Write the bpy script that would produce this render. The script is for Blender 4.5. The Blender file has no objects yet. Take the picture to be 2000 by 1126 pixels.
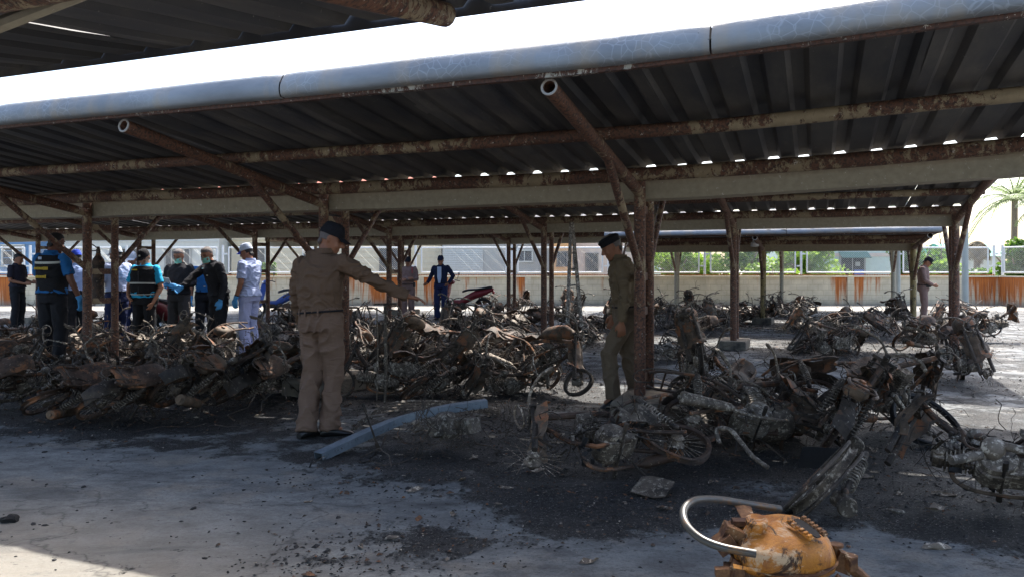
import bpy, bmesh, math, random
from mathutils import Vector, Matrix, noise, Euler
R = math.radians
scene = bpy.context.scene
COL = scene.collection
random.seed(7)

# ------------------------------------------------------------------ camera, sky, sun, exposure
CAMH = 1.4
F = 1500.0                       # focal length in photo pixels (photo 2000 wide), horizon at row 522
cam_d = bpy.data.cameras.new('camera'); cam = bpy.data.objects.new('camera', cam_d)
COL.objects.link(cam); scene.camera = cam
cam.location = (0, 0, CAMH); cam.rotation_euler = (R(90), 0, 0)
cam_d.lens = 36 * F / 2000; cam_d.sensor_width = 36; cam_d.shift_y = -41 / 2000
cam_d.clip_start = .05; cam_d.clip_end = 1500

SUN = Vector((.30, .60, 1.0)).normalized()
world = bpy.data.worlds.new('World'); scene.world = world; world.use_nodes = True
wn = world.node_tree.nodes; wl = world.node_tree.links
sky = wn.new('ShaderNodeTexSky'); sky.sky_type = 'NISHITA'; sky.sun_disc = False
sky.sun_elevation = math.asin(SUN.z); sky.sun_rotation = math.atan2(SUN.x, SUN.y)
sky.air_density = 1.0; sky.dust_density = 3.2; sky.ozone_density = 1.0
bg = wn['Background']; bg.inputs['Strength'].default_value = .15
wl.new(sky.outputs[0], bg.inputs['Color'])
sun_d = bpy.data.lights.new('sun', 'SUN'); sun_o = bpy.data.objects.new('sun', sun_d); COL.objects.link(sun_o)
sun_d.energy = 3.0; sun_d.angle = R(.55); sun_d.color = (1, .955, .88)
sun_o.rotation_euler = (-SUN).to_track_quat('-Z', 'Y').to_euler(); sun_o.location = (0, 0, 20)
scene.view_settings.view_transform = 'Standard'; scene.view_settings.look = 'None'
scene.view_settings.exposure = 1.72; scene.view_settings.gamma = 1
scene.view_settings.use_curve_mapping = False
scene.render.engine = 'CYCLES'
scene.cycles.max_bounces = 8; scene.cycles.diffuse_bounces = 5

# ------------------------------------------------------------------ frames of reference
AL = R(21.5); CA, SA = math.cos(AL), math.sin(AL)
def P(a, n, z=0): return Vector((CA * a + SA * n, -SA * a + CA * n, z))
def W(px, py, Y): return Vector(((px - 1000) / F * Y, Y, CAMH + (522 - py) / F * Y))
def G(px, py): return W(px, py, CAMH * F / (py - 522))

# ------------------------------------------------------------------ materials
MATS = {}
class NT:
    def __init__(s, name):
        s.m = bpy.data.materials.new(name); s.m.use_nodes = True
        s.n = s.m.node_tree.nodes; s.l = s.m.node_tree.links
        s.b = s.n['Principled BSDF']; s.tc = s.n.new('ShaderNodeTexCoord'); MATS[name] = s.m
        s.co = s.tc.outputs['Object']
    def map(s, scale=(1, 1, 1), rot=(0, 0, 0), src=None):
        k = s.n.new('ShaderNodeMapping'); k.inputs['Scale'].default_value = scale; k.inputs['Rotation'].default_value = rot
        s.l.new(src or s.co, k.inputs['Vector']); return k.outputs[0]
    def noise(s, scale, det=5, rough=.6, co=None, dist=0):
        k = s.n.new('ShaderNodeTexNoise'); k.inputs['Scale'].default_value = scale
        k.inputs['Detail'].default_value = det; k.inputs['Roughness'].default_value = rough
        k.inputs['Distortion'].default_value = dist
        s.l.new(co or s.co, k.inputs['Vector']); return k.outputs['Fac']
    def vor(s, scale, feat='F1', co=None, out='Distance'):
        k = s.n.new('ShaderNodeTexVoronoi'); k.feature = feat; k.inputs['Scale'].default_value = scale
        s.l.new(co or s.co, k.inputs['Vector']); return k.outputs[out]
    def ramp(s, fac, stops, interp='LINEAR'):
        k = s.n.new('ShaderNodeValToRGB'); k.color_ramp.interpolation = interp
        e = k.color_ramp.elements
        while len(e) < len(stops): e.new(.5)
        for q, (p, c) in zip(e, stops):
            q.position = p
            q.color = (c, c, c, 1) if isinstance(c, (int, float)) else (*c, 1)
        s.l.new(fac, k.inputs[0]); return k.outputs[0]
    def mix(s, fac, a, b, blend='MIX'):
        k = s.n.new('ShaderNodeMix'); k.data_type = 'RGBA'; k.blend_type = blend
        for i, v in ((0, fac), (6, a), (7, b)):
            if isinstance(v, (int, float)): k.inputs[i].default_value = v
            elif isinstance(v, tuple): k.inputs[i].default_value = (*v, 1)
            else: s.l.new(v, k.inputs[i])
        return k.outputs[2]
    def math(s, op, a, b=0, c=0, clamp=False):
        k = s.n.new('ShaderNodeMath'); k.operation = op; k.use_clamp = clamp
        for i, v in enumerate((a, b, c)):
            if isinstance(v, (int, float)): k.inputs[i].default_value = v
            else: s.l.new(v, k.inputs[i])
        return k.outputs[0]
    def attr(s, name):
        k = s.n.new('ShaderNodeAttribute'); k.attribute_name = name; return k.outputs['Fac']
    def rnd(s):
        k = s.n.new('ShaderNodeObjectInfo'); return k.outputs['Random']
    def sep(s, co=None):
        k = s.n.new('ShaderNodeSeparateXYZ'); s.l.new(co or s.co, k.inputs[0]); return k.outputs
    def fin(s, col, rough=.8, metal=0, bump=None, bs=.3, bd=.01, spec=None):
        if isinstance(col, tuple): s.b.inputs['Base Color'].default_value = (*col, 1)
        else: s.l.new(col, s.b.inputs['Base Color'])
        if isinstance(rough, (int, float)): s.b.inputs['Roughness'].default_value = rough
        else: s.l.new(rough, s.b.inputs['Roughness'])
        if isinstance(metal, (int, float)): s.b.inputs['Metallic'].default_value = metal
        else: s.l.new(metal, s.b.inputs['Metallic'])
        if spec is not None: s.b.inputs['Specular IOR Level'].default_value = spec
        if bump is not None:
            k = s.n.new('ShaderNodeBump'); k.inputs['Strength'].default_value = bs; k.inputs['Distance'].default_value = bd
            s.l.new(bump, k.inputs['Height']); s.l.new(k.outputs[0], s.b.inputs['Normal'])
        return s.m

def m_peel(name, lo=.50, prim=(.16, .075, .046), beige=(.36, .28, .175)):
    t = NT(name)
    n1 = t.math('ADD', t.math('MULTIPLY', t.noise(11, 8, .8, t.map((1, 1, .55)), .5), .6), t.math('MULTIPLY', t.noise(1.7, 3, .5), .4)); n2 = t.noise(45, 3, .6)
    pr = t.mix(t.noise(3, 4), tuple(c * .55 for c in prim), tuple(c * 1.25 for c in prim))
    pr = t.mix(t.ramp(n2, [(.45, 0), (.62, 1)]), pr, (.05, .03, .025))
    bg_ = t.mix(t.noise(18, 5), tuple(c * .55 for c in beige), tuple(c * 1.15 for c in beige))
    patch = t.ramp(n1, [(lo, 0), (lo + .02, 1)])
    c = t.mix(patch, pr, bg_)
    fl = t.ramp(t.noise(22, 4, .75), [(.645, 0), (.66, 1)])
    c = t.mix(fl, c, (.55, .5, .43))
    return t.fin(c, .75, 0, t.math('ADD', patch, t.math('MULTIPLY', fl, .7)), .6, .002)
m_peel('peeling_paint', .52)
m_peel('primer_brown', .545, (.18, .082, .048))
m_peel('flaking_white', .565, (.12, .055, .038), (.52, .49, .43))
m_peel('gutter_beige', .36, (.12, .07, .045), (.40, .35, .255))
m_peel('peeling_yellow', .46, (.07, .055, .03), (.33, .25, .11))

def m_wreck(name, dark, mid, ash, rust, rlo=.58, alo=.6, metal=.25):
    t = NT(name); r = t.rnd()
    off = t.n.new('ShaderNodeVectorMath'); off.operation = 'ADD'
    cmb = t.n.new('ShaderNodeCombineXYZ'); mm = t.math('MULTIPLY', r, 31)
    t.l.new(mm, cmb.inputs[0]); t.l.new(mm, cmb.inputs[1]); t.l.new(t.co, off.inputs[0]); t.l.new(cmb.outputs[0], off.inputs[1])
    co = off.outputs[0]
    c = t.mix(t.ramp(t.noise(9, 5, .7, co), [(.35, 0), (.65, 1)]), dark, mid)
    c = t.mix(t.ramp(t.noise(5, 6, .7, co), [(rlo, 0), (rlo + .08, 1)]), c, rust)
    c = t.mix(t.ramp(t.noise(27, 6, .78, co), [(alo, 0), (alo + .06, 1)]), c, ash)
    br = t.math('ADD', .8, t.math('MULTIPLY', r, .8))
    hs = t.n.new('ShaderNodeHueSaturation'); t.l.new(br, hs.inputs['Value']); t.l.new(c, hs.inputs['Color'])
    return t.fin(hs.outputs[0], .7, metal, t.noise(60, 5, .7, co), .5, .004)
DK = (.012, .011, .011)
m_wreck('charred_steel', (.014, .0115, .010), (.066, .050, .038), (.36, .32, .26), (.16, .08, .042), .60, .60, .1)
m_wreck('charred_rust', (.020, .015, .012), (.092, .055, .036), (.32, .27, .20), (.22, .095, .042), .54, .60, .1)
m_wreck('ash_grey', (.035, .028, .022), (.155, .122, .092), (.36, .31, .245), (.13, .07, .04), .64, .53, .1)
m_wreck('burnt_alloy', (.05, .042, .034), (.20, .165, .13), (.40, .36, .30), (.15, .09, .05), .66, .53, .15)
m_wreck('scorched_tank', (.04, .03, .022), (.15, .105, .07), (.3, .27, .22), (.22, .09, .04), .52, .62, .2)
m_wreck('soot_black', (.006, .006, .007), (.016, .016, .018), (.07, .065, .06), (.04, .022, .016), .66, .70, 0)

t = NT('tank_rust')
c = t.mix(t.ramp(t.noise(8, 7, .72, dist=.8), [(.36, 0), (.58, 1)]), (.30, .10, .02), (.58, .235, .03))
c = t.mix(t.ramp(t.noise(5, 7, .8, t.map((1, 1.7, 1)), .5), [(.54, 0), (.60, 1)]), c, (.62, .44, .28))
c = t.mix(t.ramp(t.noise(6.5, 8, .8, t.map((1.3, 1, 1), (.4, 0, .2)), 1.0), [(.52, 0), (.575, 1)]), c, (.055, .026, .014))
c = t.mix(t.ramp(t.noise(60, 5, .8), [(.6, 0), (.68, 1)]), c, (.16, .06, .02))
t.fin(c, t.ramp(t.noise(10), [(.4, .38), (.65, .8)]), .05, t.noise(30, 8, .8), .7, .006)
t = NT('tank_rust_dark')
c = t.mix(t.ramp(t.noise(12, 5, .7), [(.4, 0), (.62, 1)]), (.07, .03, .018), (.28, .14, .06))
t.fin(t.mix(t.ramp(t.noise(25, 5, .7), [(.6, 0), (.66, 1)]), c, (.5, .38, .25)), .75, .1, t.noise(60, 6), .5, .003)
t = NT('chrome_scorched')
c = t.mix(t.ramp(t.noise(7, 5, .7), [(.52, 0), (.64, 1)]), (.10, .098, .095), (.20, .11, .05))
t.fin(c, t.ramp(t.noise(11), [(.4, .34), (.65, .7)]), .45, t.noise(60), .15, .002)

t = NT('galvanised_flashing')
c = t.mix(t.ramp(t.noise(1.4, 5, .6, t.map((1, 3, 3))), [(.3, 0), (.7, 1)]), (.17, .18, .193), (.27, .285, .30))
ed = t.vor(15, 'DISTANCE_TO_EDGE', t.map((1, 1, 1)))
msk = t.math('MULTIPLY', t.ramp(ed, [(.02, 1), (.05, 0)]), t.ramp(t.noise(1.1, 2), [(.46, 0), (.56, 1)]))
c = t.mix(t.math('MULTIPLY', msk, .32), c, (.42, .45, .48))
z = t.sep(t.tc.outputs['UV'])
c = t.mix(t.math('MULTIPLY', t.ramp(t.noise(2.5, 4, .6, t.map((1, .3, .3))), [(.5, 0), (.62, 1)]), .5), c, (.33, .27, .20))
c = t.mix(t.math('MULTIPLY', t.ramp(t.noise(6, 7, .75, t.map((.6, 1, 2))), [(.55, 0), (.7, 1)]), .45), c, (.17, .18, .19))
t.fin(c, .62, .15, t.noise(4, 4), .5, .02)

t = NT('channel_steel')
c = t.mix(t.ramp(t.noise(6, 6, .7), [(.4, 0), (.65, 1)]), (.13, .165, .205), (.21, .25, .29))
c = t.mix(t.ramp(t.noise(30, 6, .8), [(.58, 0), (.64, 1)]), c, (.05, .045, .04))
t.fin(c, .6, .2, t.noise(20, 5), .4, .005)
t = NT('roof_sheet_sooty')
c = t.mix(t.ramp(t.noise(2.2, 6, .65, t.map((1.5, .35, 1))), [(.35, 0), (.68, 1)]), (.042, .043, .050), (.145, .130, .110))
c = t.mix(t.ramp(t.noise(.9, 3, .6), [(.42, 0), (.62, 1)]), c, (.052, .052, .058))
c = t.mix(t.ramp(t.noise(26, 5, .7), [(.66, 0), (.7, 1)]), c, (.2, .19, .17))
r_ = t.math('ADD', .65, t.math('MULTIPLY', t.rnd(), .8))
hs = t.n.new('ShaderNodeHueSaturation'); t.l.new(r_, hs.inputs['Value']); t.l.new(c, hs.inputs['Color'])
t.fin(hs.outputs[0], .62, .25, t.noise(20, 4), .2, .003)
t = NT('roof_sheet_top'); t.fin(t.mix(t.noise(2, 4), (.3, .31, .33), (.45, .46, .48)), .5, .3)

t = NT('concrete_block')
c = t.mix(t.noise(6, 6, .7), (.13, .11, .085), (.29, .25, .195))
c = t.mix(t.ramp(t.noise(2, 5, .7), [(.5, 0), (.66, 1)]), c, (.06, .055, .05))
t.fin(c, .92, 0, t.noise(40, 6, .7), .5, .006)

# ground: sooty concrete; the attribute 'char' says how burnt a spot is, plus painted floor shade
t = NT('burnt_ground'); co = t.co
ch = t.attr('char_shade'); cl = t.attr('pale_mix')
n_big = t.noise(.55, 6, .62, co, .4); n_mid = t.noise(3.2, 7, .7, t.map((1, 1.6, 1), (0, 0, .5))); n_fine = t.noise(38, 6, .8)
base = t.mix(t.ramp(n_big, [(.34, 0), (.66, 1)]), (.12, .132, .138), (.25, .262, .258))
base = t.mix(t.ramp(n_mid, [(.42, 0), (.70, 1)]), base, (.066, .067, .070))
base = t.mix(t.math('MULTIPLY', t.ramp(t.noise(1.3, 5, .7), [(.52, 0), (.62, 1)]), .55), base, (.25, .225, .19))
gr = t.ramp(t.noise(55, 5, .8), [(.40, .62), (.52, 1), (.66, 1.0)]); base = t.mix(.8, base, gr, 'MULTIPLY')
base = t.mix(t.math('MULTIPLY', t.ramp(t.noise(16, 7, .85, t.map((1, 1.8, 1), (0, 0, .7))), [(.54, 0), (.60, 1)]), .6), base, (.045, .045, .048))
pale_mix = t.mix(t.noise(2.0, 6, .7), (.22, .20, .165), (.36, .325, .275))
pale_mix = t.mix(t.ramp(t.noise(9, 6, .75), [(.56, 0), (.66, 1)]), pale_mix, (.2, .185, .16))
base = t.mix(cl, base, pale_mix)
soot_edge = t.math('ADD', ch, t.math('MULTIPLY', t.math('SUBTRACT', t.noise(2.4, 8, .78), .5), 1.5))
soot = t.ramp(soot_edge, [(.40, 0), (.50, 1)])
sootc = t.mix(t.ramp(n_fine, [(.45, 0), (.7, 1)]), (.010, .010, .011), (.065, .062, .058))
sootc = t.mix(t.ramp(t.noise(75, 3, .7), [(.62, 0), (.66, 1)]), sootc, (.30, .28, .25))
c = t.mix(soot, base, sootc)
blot = t.math('MULTIPLY', t.ramp(t.noise(7, 6, .8, t.map((1, 2.2, 1), (0, 0, .3))), [(.61, 0), (.645, 1)]), .9)
c = t.mix(blot, c, (.022, .022, .026))
fl = t.ramp(t.noise(19, 5, .8, t.map((1, 1.5, 1))), [(.68, 0), (.70, 1)])
c = t.mix(t.math('MULTIPLY', fl, .6), c, (.36, .34, .31))
wv = t.n.new('ShaderNodeVectorMath'); wv.operation = 'ADD'; nv = t.n.new('ShaderNodeTexNoise'); nv.inputs['Scale'].default_value = 2.5; nv.inputs['Detail'].default_value = 5; t.l.new(t.co, nv.inputs['Vector']); t.l.new(t.co, wv.inputs[0]); t.l.new(nv.outputs['Color'], wv.inputs[1])
crk = t.ramp(t.vor(.33, 'DISTANCE_TO_EDGE', wv.outputs[0]), [(.0015, 1), (.005, 0)])
c = t.mix(t.math('MULTIPLY', crk, .55), c, (.02, .02, .02))
sm = t.ramp(t.noise(1.1, 7, .7, t.map((.35, 1.9, 1), (0, 0, .55)), .8), [(.54, 0), (.66, 1)]); c = t.mix(t.math('MULTIPLY', sm, .62), c, (.05, .052, .055))
bh = t.math('ADD', t.math('MULTIPLY', t.noise(28, 8, .75), t.math('ADD', .25, t.math('MULTIPLY', soot, 1.4))), t.math('MULTIPLY', n_mid, .6))
t.fin(c, t.ramp(t.noise(3, 4), [(.4, .62), (.7, .9)]), 0, bh, .75, .018, .35)

t = NT('dirt_far'); t.fin(t.mix(t.noise(.3, 6), (.22, .2, .15), (.3, .28, .23)), .95)

def rust_wall(name, cream):
    t = NT(name); s = t.sep()
    at = t.attr('rust')
    st = t.noise(5.5, 5, .7, t.map((1, 1, .05))); s2 = t.noise(24, 4, .7, t.map((1, 1, .04)))
    hz = t.math('DIVIDE', s[2], 1.06)                                   # 1 at the coping
    amt = t.math('ADD', t.math('MULTIPLY', at, .85), t.math('MULTIPLY', t.math('SUBTRACT', st, .5), 1.9))
    amt = t.math('ADD', amt, t.math('MULTIPLY', t.math('SUBTRACT', hz, 1), .38))
    amt = t.math('ADD', amt, t.math('MULTIPLY', t.math('SUBTRACT', s2, .5), .9))
    f = t.ramp(amt, [(.30, 0), (.62, 1)])
    c0 = t.mix(t.ramp(t.noise(2.2, 6, .65), [(.35, 0), (.7, 1)]), tuple(x * .72 for x in cream), cream)
    br = t.n.new('ShaderNodeTexBrick'); br.inputs['Scale'].default_value = 1; br.inputs['Brick Width'].default_value = .4; br.inputs['Row Height'].default_value = .19
    br.inputs['Mortar Size'].default_value = .012; br.inputs['Color1'].default_value = br.inputs['Color2'].default_value = (1, 1, 1, 1); br.inputs['Mortar'].default_value = (.84, .83, .8, 1)
    t.l.new(t.map((1, 1, 1), (R(90), 0, 0)), br.inputs['Vector'])
    c0 = t.mix(1.0, c0, br.outputs[0], 'MULTIPLY')
    rc = t.mix(t.ramp(s2, [(.35, 0), (.65, 1)]), (.55, .17, .03), (.26, .075, .02))
    c = t.mix(f, c0, rc)
    low = t.ramp(t.math('ADD', hz, t.math('MULTIPLY', t.noise(4), .3)), [(.15, .7), (.35, 0)])
    c = t.mix(low, c, (.2, .18, .15))
    t.fin(c, .9, 0, t.noise(30), .3, .01)
rust_wall('stained_wall', (.66, .585, .43))

def simple(name, col, rough=.7, metal=0, var=.15, sc=6, bump=0, spec=None):
    t = NT(name)
    c = t.mix(t.noise(sc, 5, .6), tuple(x * (1 - var) for x in col), tuple(min(1, x * (1 + var)) for x in col))
    return t.fin(c, rough, metal, t.noise(sc * 6, 4) if bump else None, bump, .004, spec)
for a in [('fence_white', (.62, .63, .62), .5), ('fence_wire', (.5, .5, .48), .5, .3), ('rail_rust', (.33, .12, .04), .8, 0, .5, 14),
          ('house_cream', (.62, .55, .40), .9), ('house_white', (.55, .56, .52), .9), ('house_mint', (.52, .62, .56), .9), ('house_blue', (.13, .25, .42), .8),
          ('house_orange', (.62, .35, .16), .9), ('house_pink', (.62, .50, .42), .9), ('house_grey', (.34, .34, .32), .9), ('roof_red', (.42, .13, .08), .8),
          ('roof_teal', (.1, .35, .26), .7), ('shutter_steel', (.42, .45, .46), .45, .4), ('window_dark', (.03, .035, .045), .15), ('frame_dark', (.10, .09, .08), .5),
          ('awning_green', (.10, .2, .16), .8), ('cloth_blue', (.1, .2, .55), .8), ('pole_grey', (.36, .38, .35), .85, 0, .25, 3, .3), ('plastic_white', (.7, .72, .75), .4),
          ('bark', (.2, .16, .12), .95, 0, .3, 20, .5), ('palm_dry', (.22, .17, .11), .9), ('barrier_yellow', (.7, .55, .06), .6),
          ('paint_blue_gloss', (.04, .09, .34), .3), ('paint_red_gloss', (.24, .025, .035), .4), ('rubber', (.018, .018, .018), .85), ('seat_vinyl', (.03, .03, .032), .5),
          ('plastic_black', (.02, .02, .022), .5), ('tail_red', (.4, .02, .02), .3), ('number_plate', (.6, .6, .58), .5), ('chrome', (.6, .6, .6), .25, .9),
          ('paper', (.72, .70, .74), .8), ('leather', (.012, .012, .013), .35), ('flake_pale', (.42, .39, .36), .9, 0, .4, 30, .8), ('metal_badge', (.6, .58, .5), .35, .6),
          ('glove_blue', (.06, .30, .62), .55), ('mask_green', (.22, .58, .48), .8), ('patch_red', (.45, .04, .05), .7), ('lettering_yellow', (.62, .42, .03), .7),
          ('reflective', (.5, .5, .44), .5), ('eye_dark', (.02, .015, .012), .3), ('hair_black', (.016, .014, .013), .7, 0, .4, 60, .5), ('hair_grey', (.14, .12, .11), .8, 0, .4, 60, .5)]:
    simple(*a)
def m_cloth(name, col, sc=5, weave=.3):
    t = NT(name)
    f = t.noise(sc, 5, .6, t.map((1, 1, 1.6)), .8)
    c = t.mix(f, tuple(x * .82 for x in col), tuple(x * 1.15 for x in col))
    t.fin(c, .88, 0, t.math('ADD', t.noise(9, 3, .5, t.map((.8, .8, 2.2)), 1.5), t.math('MULTIPLY', t.noise(260, 2), .05)), .55, .02, .25)
for nm, c in [('khaki_shirt', (.135, .086, .056)), ('khaki_trousers', (.168, .110, .080)), ('olive_khaki', (.155, .115, .070)), ('olive_trousers', (.150, .112, .076)), ('plum_khaki', (.20, .13, .115)), ('cap_black', (.013, .013, .016)),
              ('vest_black', (.016, .016, .018)), ('trouser_black', (.018, .018, .021)), ('polo_blue', (.02, .13, .34)), ('polo_cyan', (.03, .42, .72)), ('shirt_skyblue', (.34, .45, .72)),
              ('shirt_pale', (.40, .46, .66)), ('trouser_navy', (.02, .028, .085)), ('cap_blue', (.03, .07, .45)), ('cap_white', (.5, .55, .62)), ('jacket_black', (.02, .02, .024)),
              ('jacket_navy', (.014, .02, .05)), ('shirt_white', (.5, .58, .72)), ('shirt_grey', (.10, .09, .095)), ('polo_dark', (.022, .02, .03)), ('trouser_white', (.44, .46, .68)), ('trouser_grey', (.06, .055, .055))]:
    m_cloth(nm, c)
for nm, c in [('skin_tan', (.30, .13, .07)), ('skin_brown', (.17, .07, .04)), ('skin_fair', (.42, .2, .12))]:
    t = NT(nm); t.fin(t.mix(t.noise(14, 4), tuple(x * .85 for x in c), tuple(x * 1.1 for x in c)), .55, 0, t.noise(80), .15, .002)
def m_leaf(name, c1, c2):
    t = NT(name)
    t.fin(t.mix(t.noise(1.1, 4, .6), c1, c2), .55, 0, None)
    t.b.inputs['Transmission Weight'].default_value = 0
    tr = t.n.new('ShaderNodeBsdfTranslucent'); mx = t.n.new('ShaderNodeMixShader'); mx.inputs[0].default_value = .4
    tr.inputs[0].default_value = (*[min(1, x * 2.0) for x in c2], 1)
    t.l.new(t.b.outputs[0], mx.inputs[1]); t.l.new(tr.outputs[0], mx.inputs[2]); t.l.new(mx.outputs[0], t.n['Material Output'].inputs[0])
m_leaf('leaf_bright', (.08, .15, .014), (.18, .28, .035)); m_leaf('leaf_mid', (.03, .08, .012), (.09, .17, .02)); m_leaf('palm_leaf', (.05, .1, .03), (.15, .2, .08))

# ------------------------------------------------------------------ mesh builder
def basis(d):
    d = d.normalized(); u = d.orthogonal().normalized(); return u, d.cross(u)
class MB:
    def __init__(s): s.v = []; s.f = []
    def ring(s, pts): k = len(s.v); s.v += [tuple(p) for p in pts]; return k
    def box(s, c, size, rot=None, bev=0):
        c = Vector(c); hx, hy, hz = [q / 2 for q in size]; k = len(s.v)
        for x, y, z in ((-1,-1,-1),(1,-1,-1),(1,1,-1),(-1,1,-1),(-1,-1,1),(1,-1,1),(1,1,1),(-1,1,1)):
            p = Vector((x * hx, y * hy, z * hz))
            if rot is not None: p = rot @ p
            s.v.append(tuple(c + p))
        for f in ((0,3,2,1),(4,5,6,7),(0,1,5,4),(1,2,6,5),(2,3,7,6),(3,0,4,7)): s.f.append(tuple(k + i for i in f))
    def bar(s, a, b, w, h):
        a = Vector(a); b = Vector(b); d = b - a
        rot = d.to_track_quat('Y', 'Z').to_matrix(); s.box((a + b) / 2, (w, d.length, h), rot)
    def tube(s, pts, r, seg=8, cap=True, flat=None):
        pts = [Vector(p) for p in pts]; n = len(pts)
        if not isinstance(r, (list, tuple)): r = [r] * n
        d0 = (pts[1] - pts[0]).normalized(); u = d0.orthogonal().normalized()
        if flat: u = (Vector(flat[0]) - d0 * Vector(flat[0]).dot(d0)).normalized()
        k0 = len(s.v)
        for i, p in enumerate(pts):
            d = (pts[min(i + 1, n - 1)] - pts[max(i - 1, 0)])
            d = d.normalized() if d.length > 1e-9 else d0
            u = (u - d * u.dot(d)); u = u.normalized() if u.length > 1e-6 else d.orthogonal().normalized(); w = d.cross(u)
            e = flat[1] if flat else 1
            for j in range(seg):
                an = 2 * math.pi * j / seg
                s.v.append(tuple(p + u * (math.cos(an) * r[i]) + w * (math.sin(an) * r[i] * e)))
        for i in range(n - 1):
            for j in range(seg):
                a = k0 + i * seg + j; b = k0 + i * seg + (j + 1) % seg
                s.f.append((a, b, b + seg, a + seg))
        if cap:
            s.f.append(tuple(k0 + j for j in range(seg))[::-1]); s.f.append(tuple(k0 + (n - 1) * seg + j for j in range(seg)))
    def pipe_end(s, a, b, r, ri, seg=14):                       # open pipe a->b, hollow at a
        a = Vector(a); b = Vector(b); s.tube([a, b], r, seg, False)
        u, w = basis(b - a); d = (b - a).normalized(); L = (b - a).length
        k = len(s.v)
        for rr, off in ((r, 0), (ri, 0), (ri, min(.25, L * .6))):
            for j in range(seg):
                an = 2 * math.pi * j / seg; s.v.append(tuple(a + d * off + u * math.cos(an) * rr + w * math.sin(an) * rr))
        for q in range(2):
            for j in range(seg):
                s.f.append((k + q * seg + j, k + (q + 1) * seg + j, k + (q + 1) * seg + (j + 1) % seg, k + q * seg + (j + 1) % seg))
        s.f.append(tuple(k + 2 * seg + j for j in range(seg)))
        k = len(s.v)
        for j in range(seg):
            an = 2 * math.pi * j / seg; s.v.append(tuple(b + u * math.cos(an) * r + w * math.sin(an) * r))
        s.f.append(tuple(k + j for j in range(seg)))
    def ell(s, c, r, seg=12, rings=8, rot=None):
        c = Vector(c); k = len(s.v)
        for i in range(1, rings):
            th = math.pi * i / rings
            for j in range(seg):
                ph = 2 * math.pi * j / seg
                p = Vector((r[0] * math.sin(th) * math.cos(ph), r[1] * math.sin(th) * math.sin(ph), r[2] * math.cos(th)))
                if rot is not None: p = rot @ p
                s.v.append(tuple(c + p))
        for i in range(rings - 2):
            for j in range(seg):
                a = k + i * seg + j; b = k + i * seg + (j + 1) % seg; s.f.append((a, a + seg, b + seg, b))
        for sgn, base in ((1, k), (-1, k + (rings - 2) * seg)):
            p = Vector((0, 0, sgn * r[2])); p = rot @ p if rot is not None else p
            q = len(s.v); s.v.append(tuple(c + p))
            for j in range(seg):
                a = base + j; b = base + (j + 1) % seg; s.f.append((q, a, b) if sgn > 0 else (q, b, a))
    def loft(s, rings, cap=True):
        n = len(rings[0]); k = len(s.v)
        for r in rings: s.v += [tuple(p) for p in r]
        for i in range(len(rings) - 1):
            for j in range(n):
                a = k + i * n + j; b = k + i * n + (j + 1) % n; s.f.append((a, b, b + n, a + n))
        if cap: s.f.append(tuple(k + j for j in range(n))[::-1]); s.f.append(tuple(k + (len(rings) - 1) * n + j for j in range(n)))
    def lathe(s, c, axis, prof, seg=16, u=None):                # prof: (distance along axis, radius)
        c = Vector(c); ax = Vector(axis).normalized(); uu, w = basis(ax)
        s.loft([[c + ax * h + uu * math.cos(2 * math.pi * j / seg) * r + w * math.sin(2 * math.pi * j / seg) * r for j in range(seg)] for h, r in prof])
    def sheet(s, grid, th=.004):                                # grid[i][j] of points, thickened
        ni, nj = len(grid), len(grid[0]); k = len(s.v)
        for q in (0, 1):
            for i in range(ni):
                for j in range(nj):
                    p = Vector(grid[i][j]); du = Vector(grid[min(i + 1, ni - 1)][j]) - Vector(grid[max(i - 1, 0)][j]); dv = Vector(grid[i][min(j + 1, nj - 1)]) - Vector(grid[i][max(j - 1, 0)])
                    nn = du.cross(dv); nn = nn.normalized() if nn.length > 1e-9 else Vector((0, 0, 1))
                    s.v.append(tuple(p + nn * (th / 2 if q else -th / 2)))
        m = ni * nj; I = lambda i, j, q: k + q * m + i * nj + j
        for i in range(ni - 1):
            for j in range(nj - 1):
                s.f.append((I(i, j, 1), I(i + 1, j, 1), I(i + 1, j + 1, 1), I(i, j + 1, 1)))
                s.f.append((I(i, j, 0), I(i, j + 1, 0), I(i + 1, j + 1, 0), I(i + 1, j, 0)))
        for i in range(ni - 1):
            for j in (0, nj - 1): s.f.append((I(i, j, 0), I(i + 1, j, 0), I(i + 1, j, 1), I(i, j, 1)) if j else (I(i, j, 0), I(i, j, 1), I(i + 1, j, 1), I(i + 1, j, 0)))
        for j in range(nj - 1):
            for i in (0, ni - 1): s.f.append((I(i, j, 0), I(i, j, 1), I(i, j + 1, 1), I(i, j + 1, 0)) if i else (I(i, j, 0), I(i, j + 1, 0), I(i, j + 1, 1), I(i, j, 1)))
    def warp(s, fn): s.v = [tuple(fn(Vector(p))) for p in s.v]
    def mesh(s, name, mat, smooth=True, ang=40):
        me = bpy.data.meshes.new(name); me.from_pydata(s.v, [], s.f); me.materials.append(MATS[mat])
        if smooth:
            for p in me.polygons: p.use_smooth = True
            try: me.set_sharp_from_angle(angle=R(ang))
            except Exception: pass
        return me
    def build(s, name, mat, parent=None, smooth=True, ang=40, loc=None):
        return link(name, s.mesh(name, mat, smooth, ang), parent, loc)
def link(name, me, parent=None, loc=None, rot=None):
    o = bpy.data.objects.new(name, me); COL.objects.link(o)
    if parent: o.parent = parent
    if loc is not None: o.location = loc
    if rot is not None: o.rotation_euler = rot
    return o
def tag(o, label, cat, group=None):
    o['label'] = label; o['category'] = cat
    if group: o['group'] = group
    return o
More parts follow.
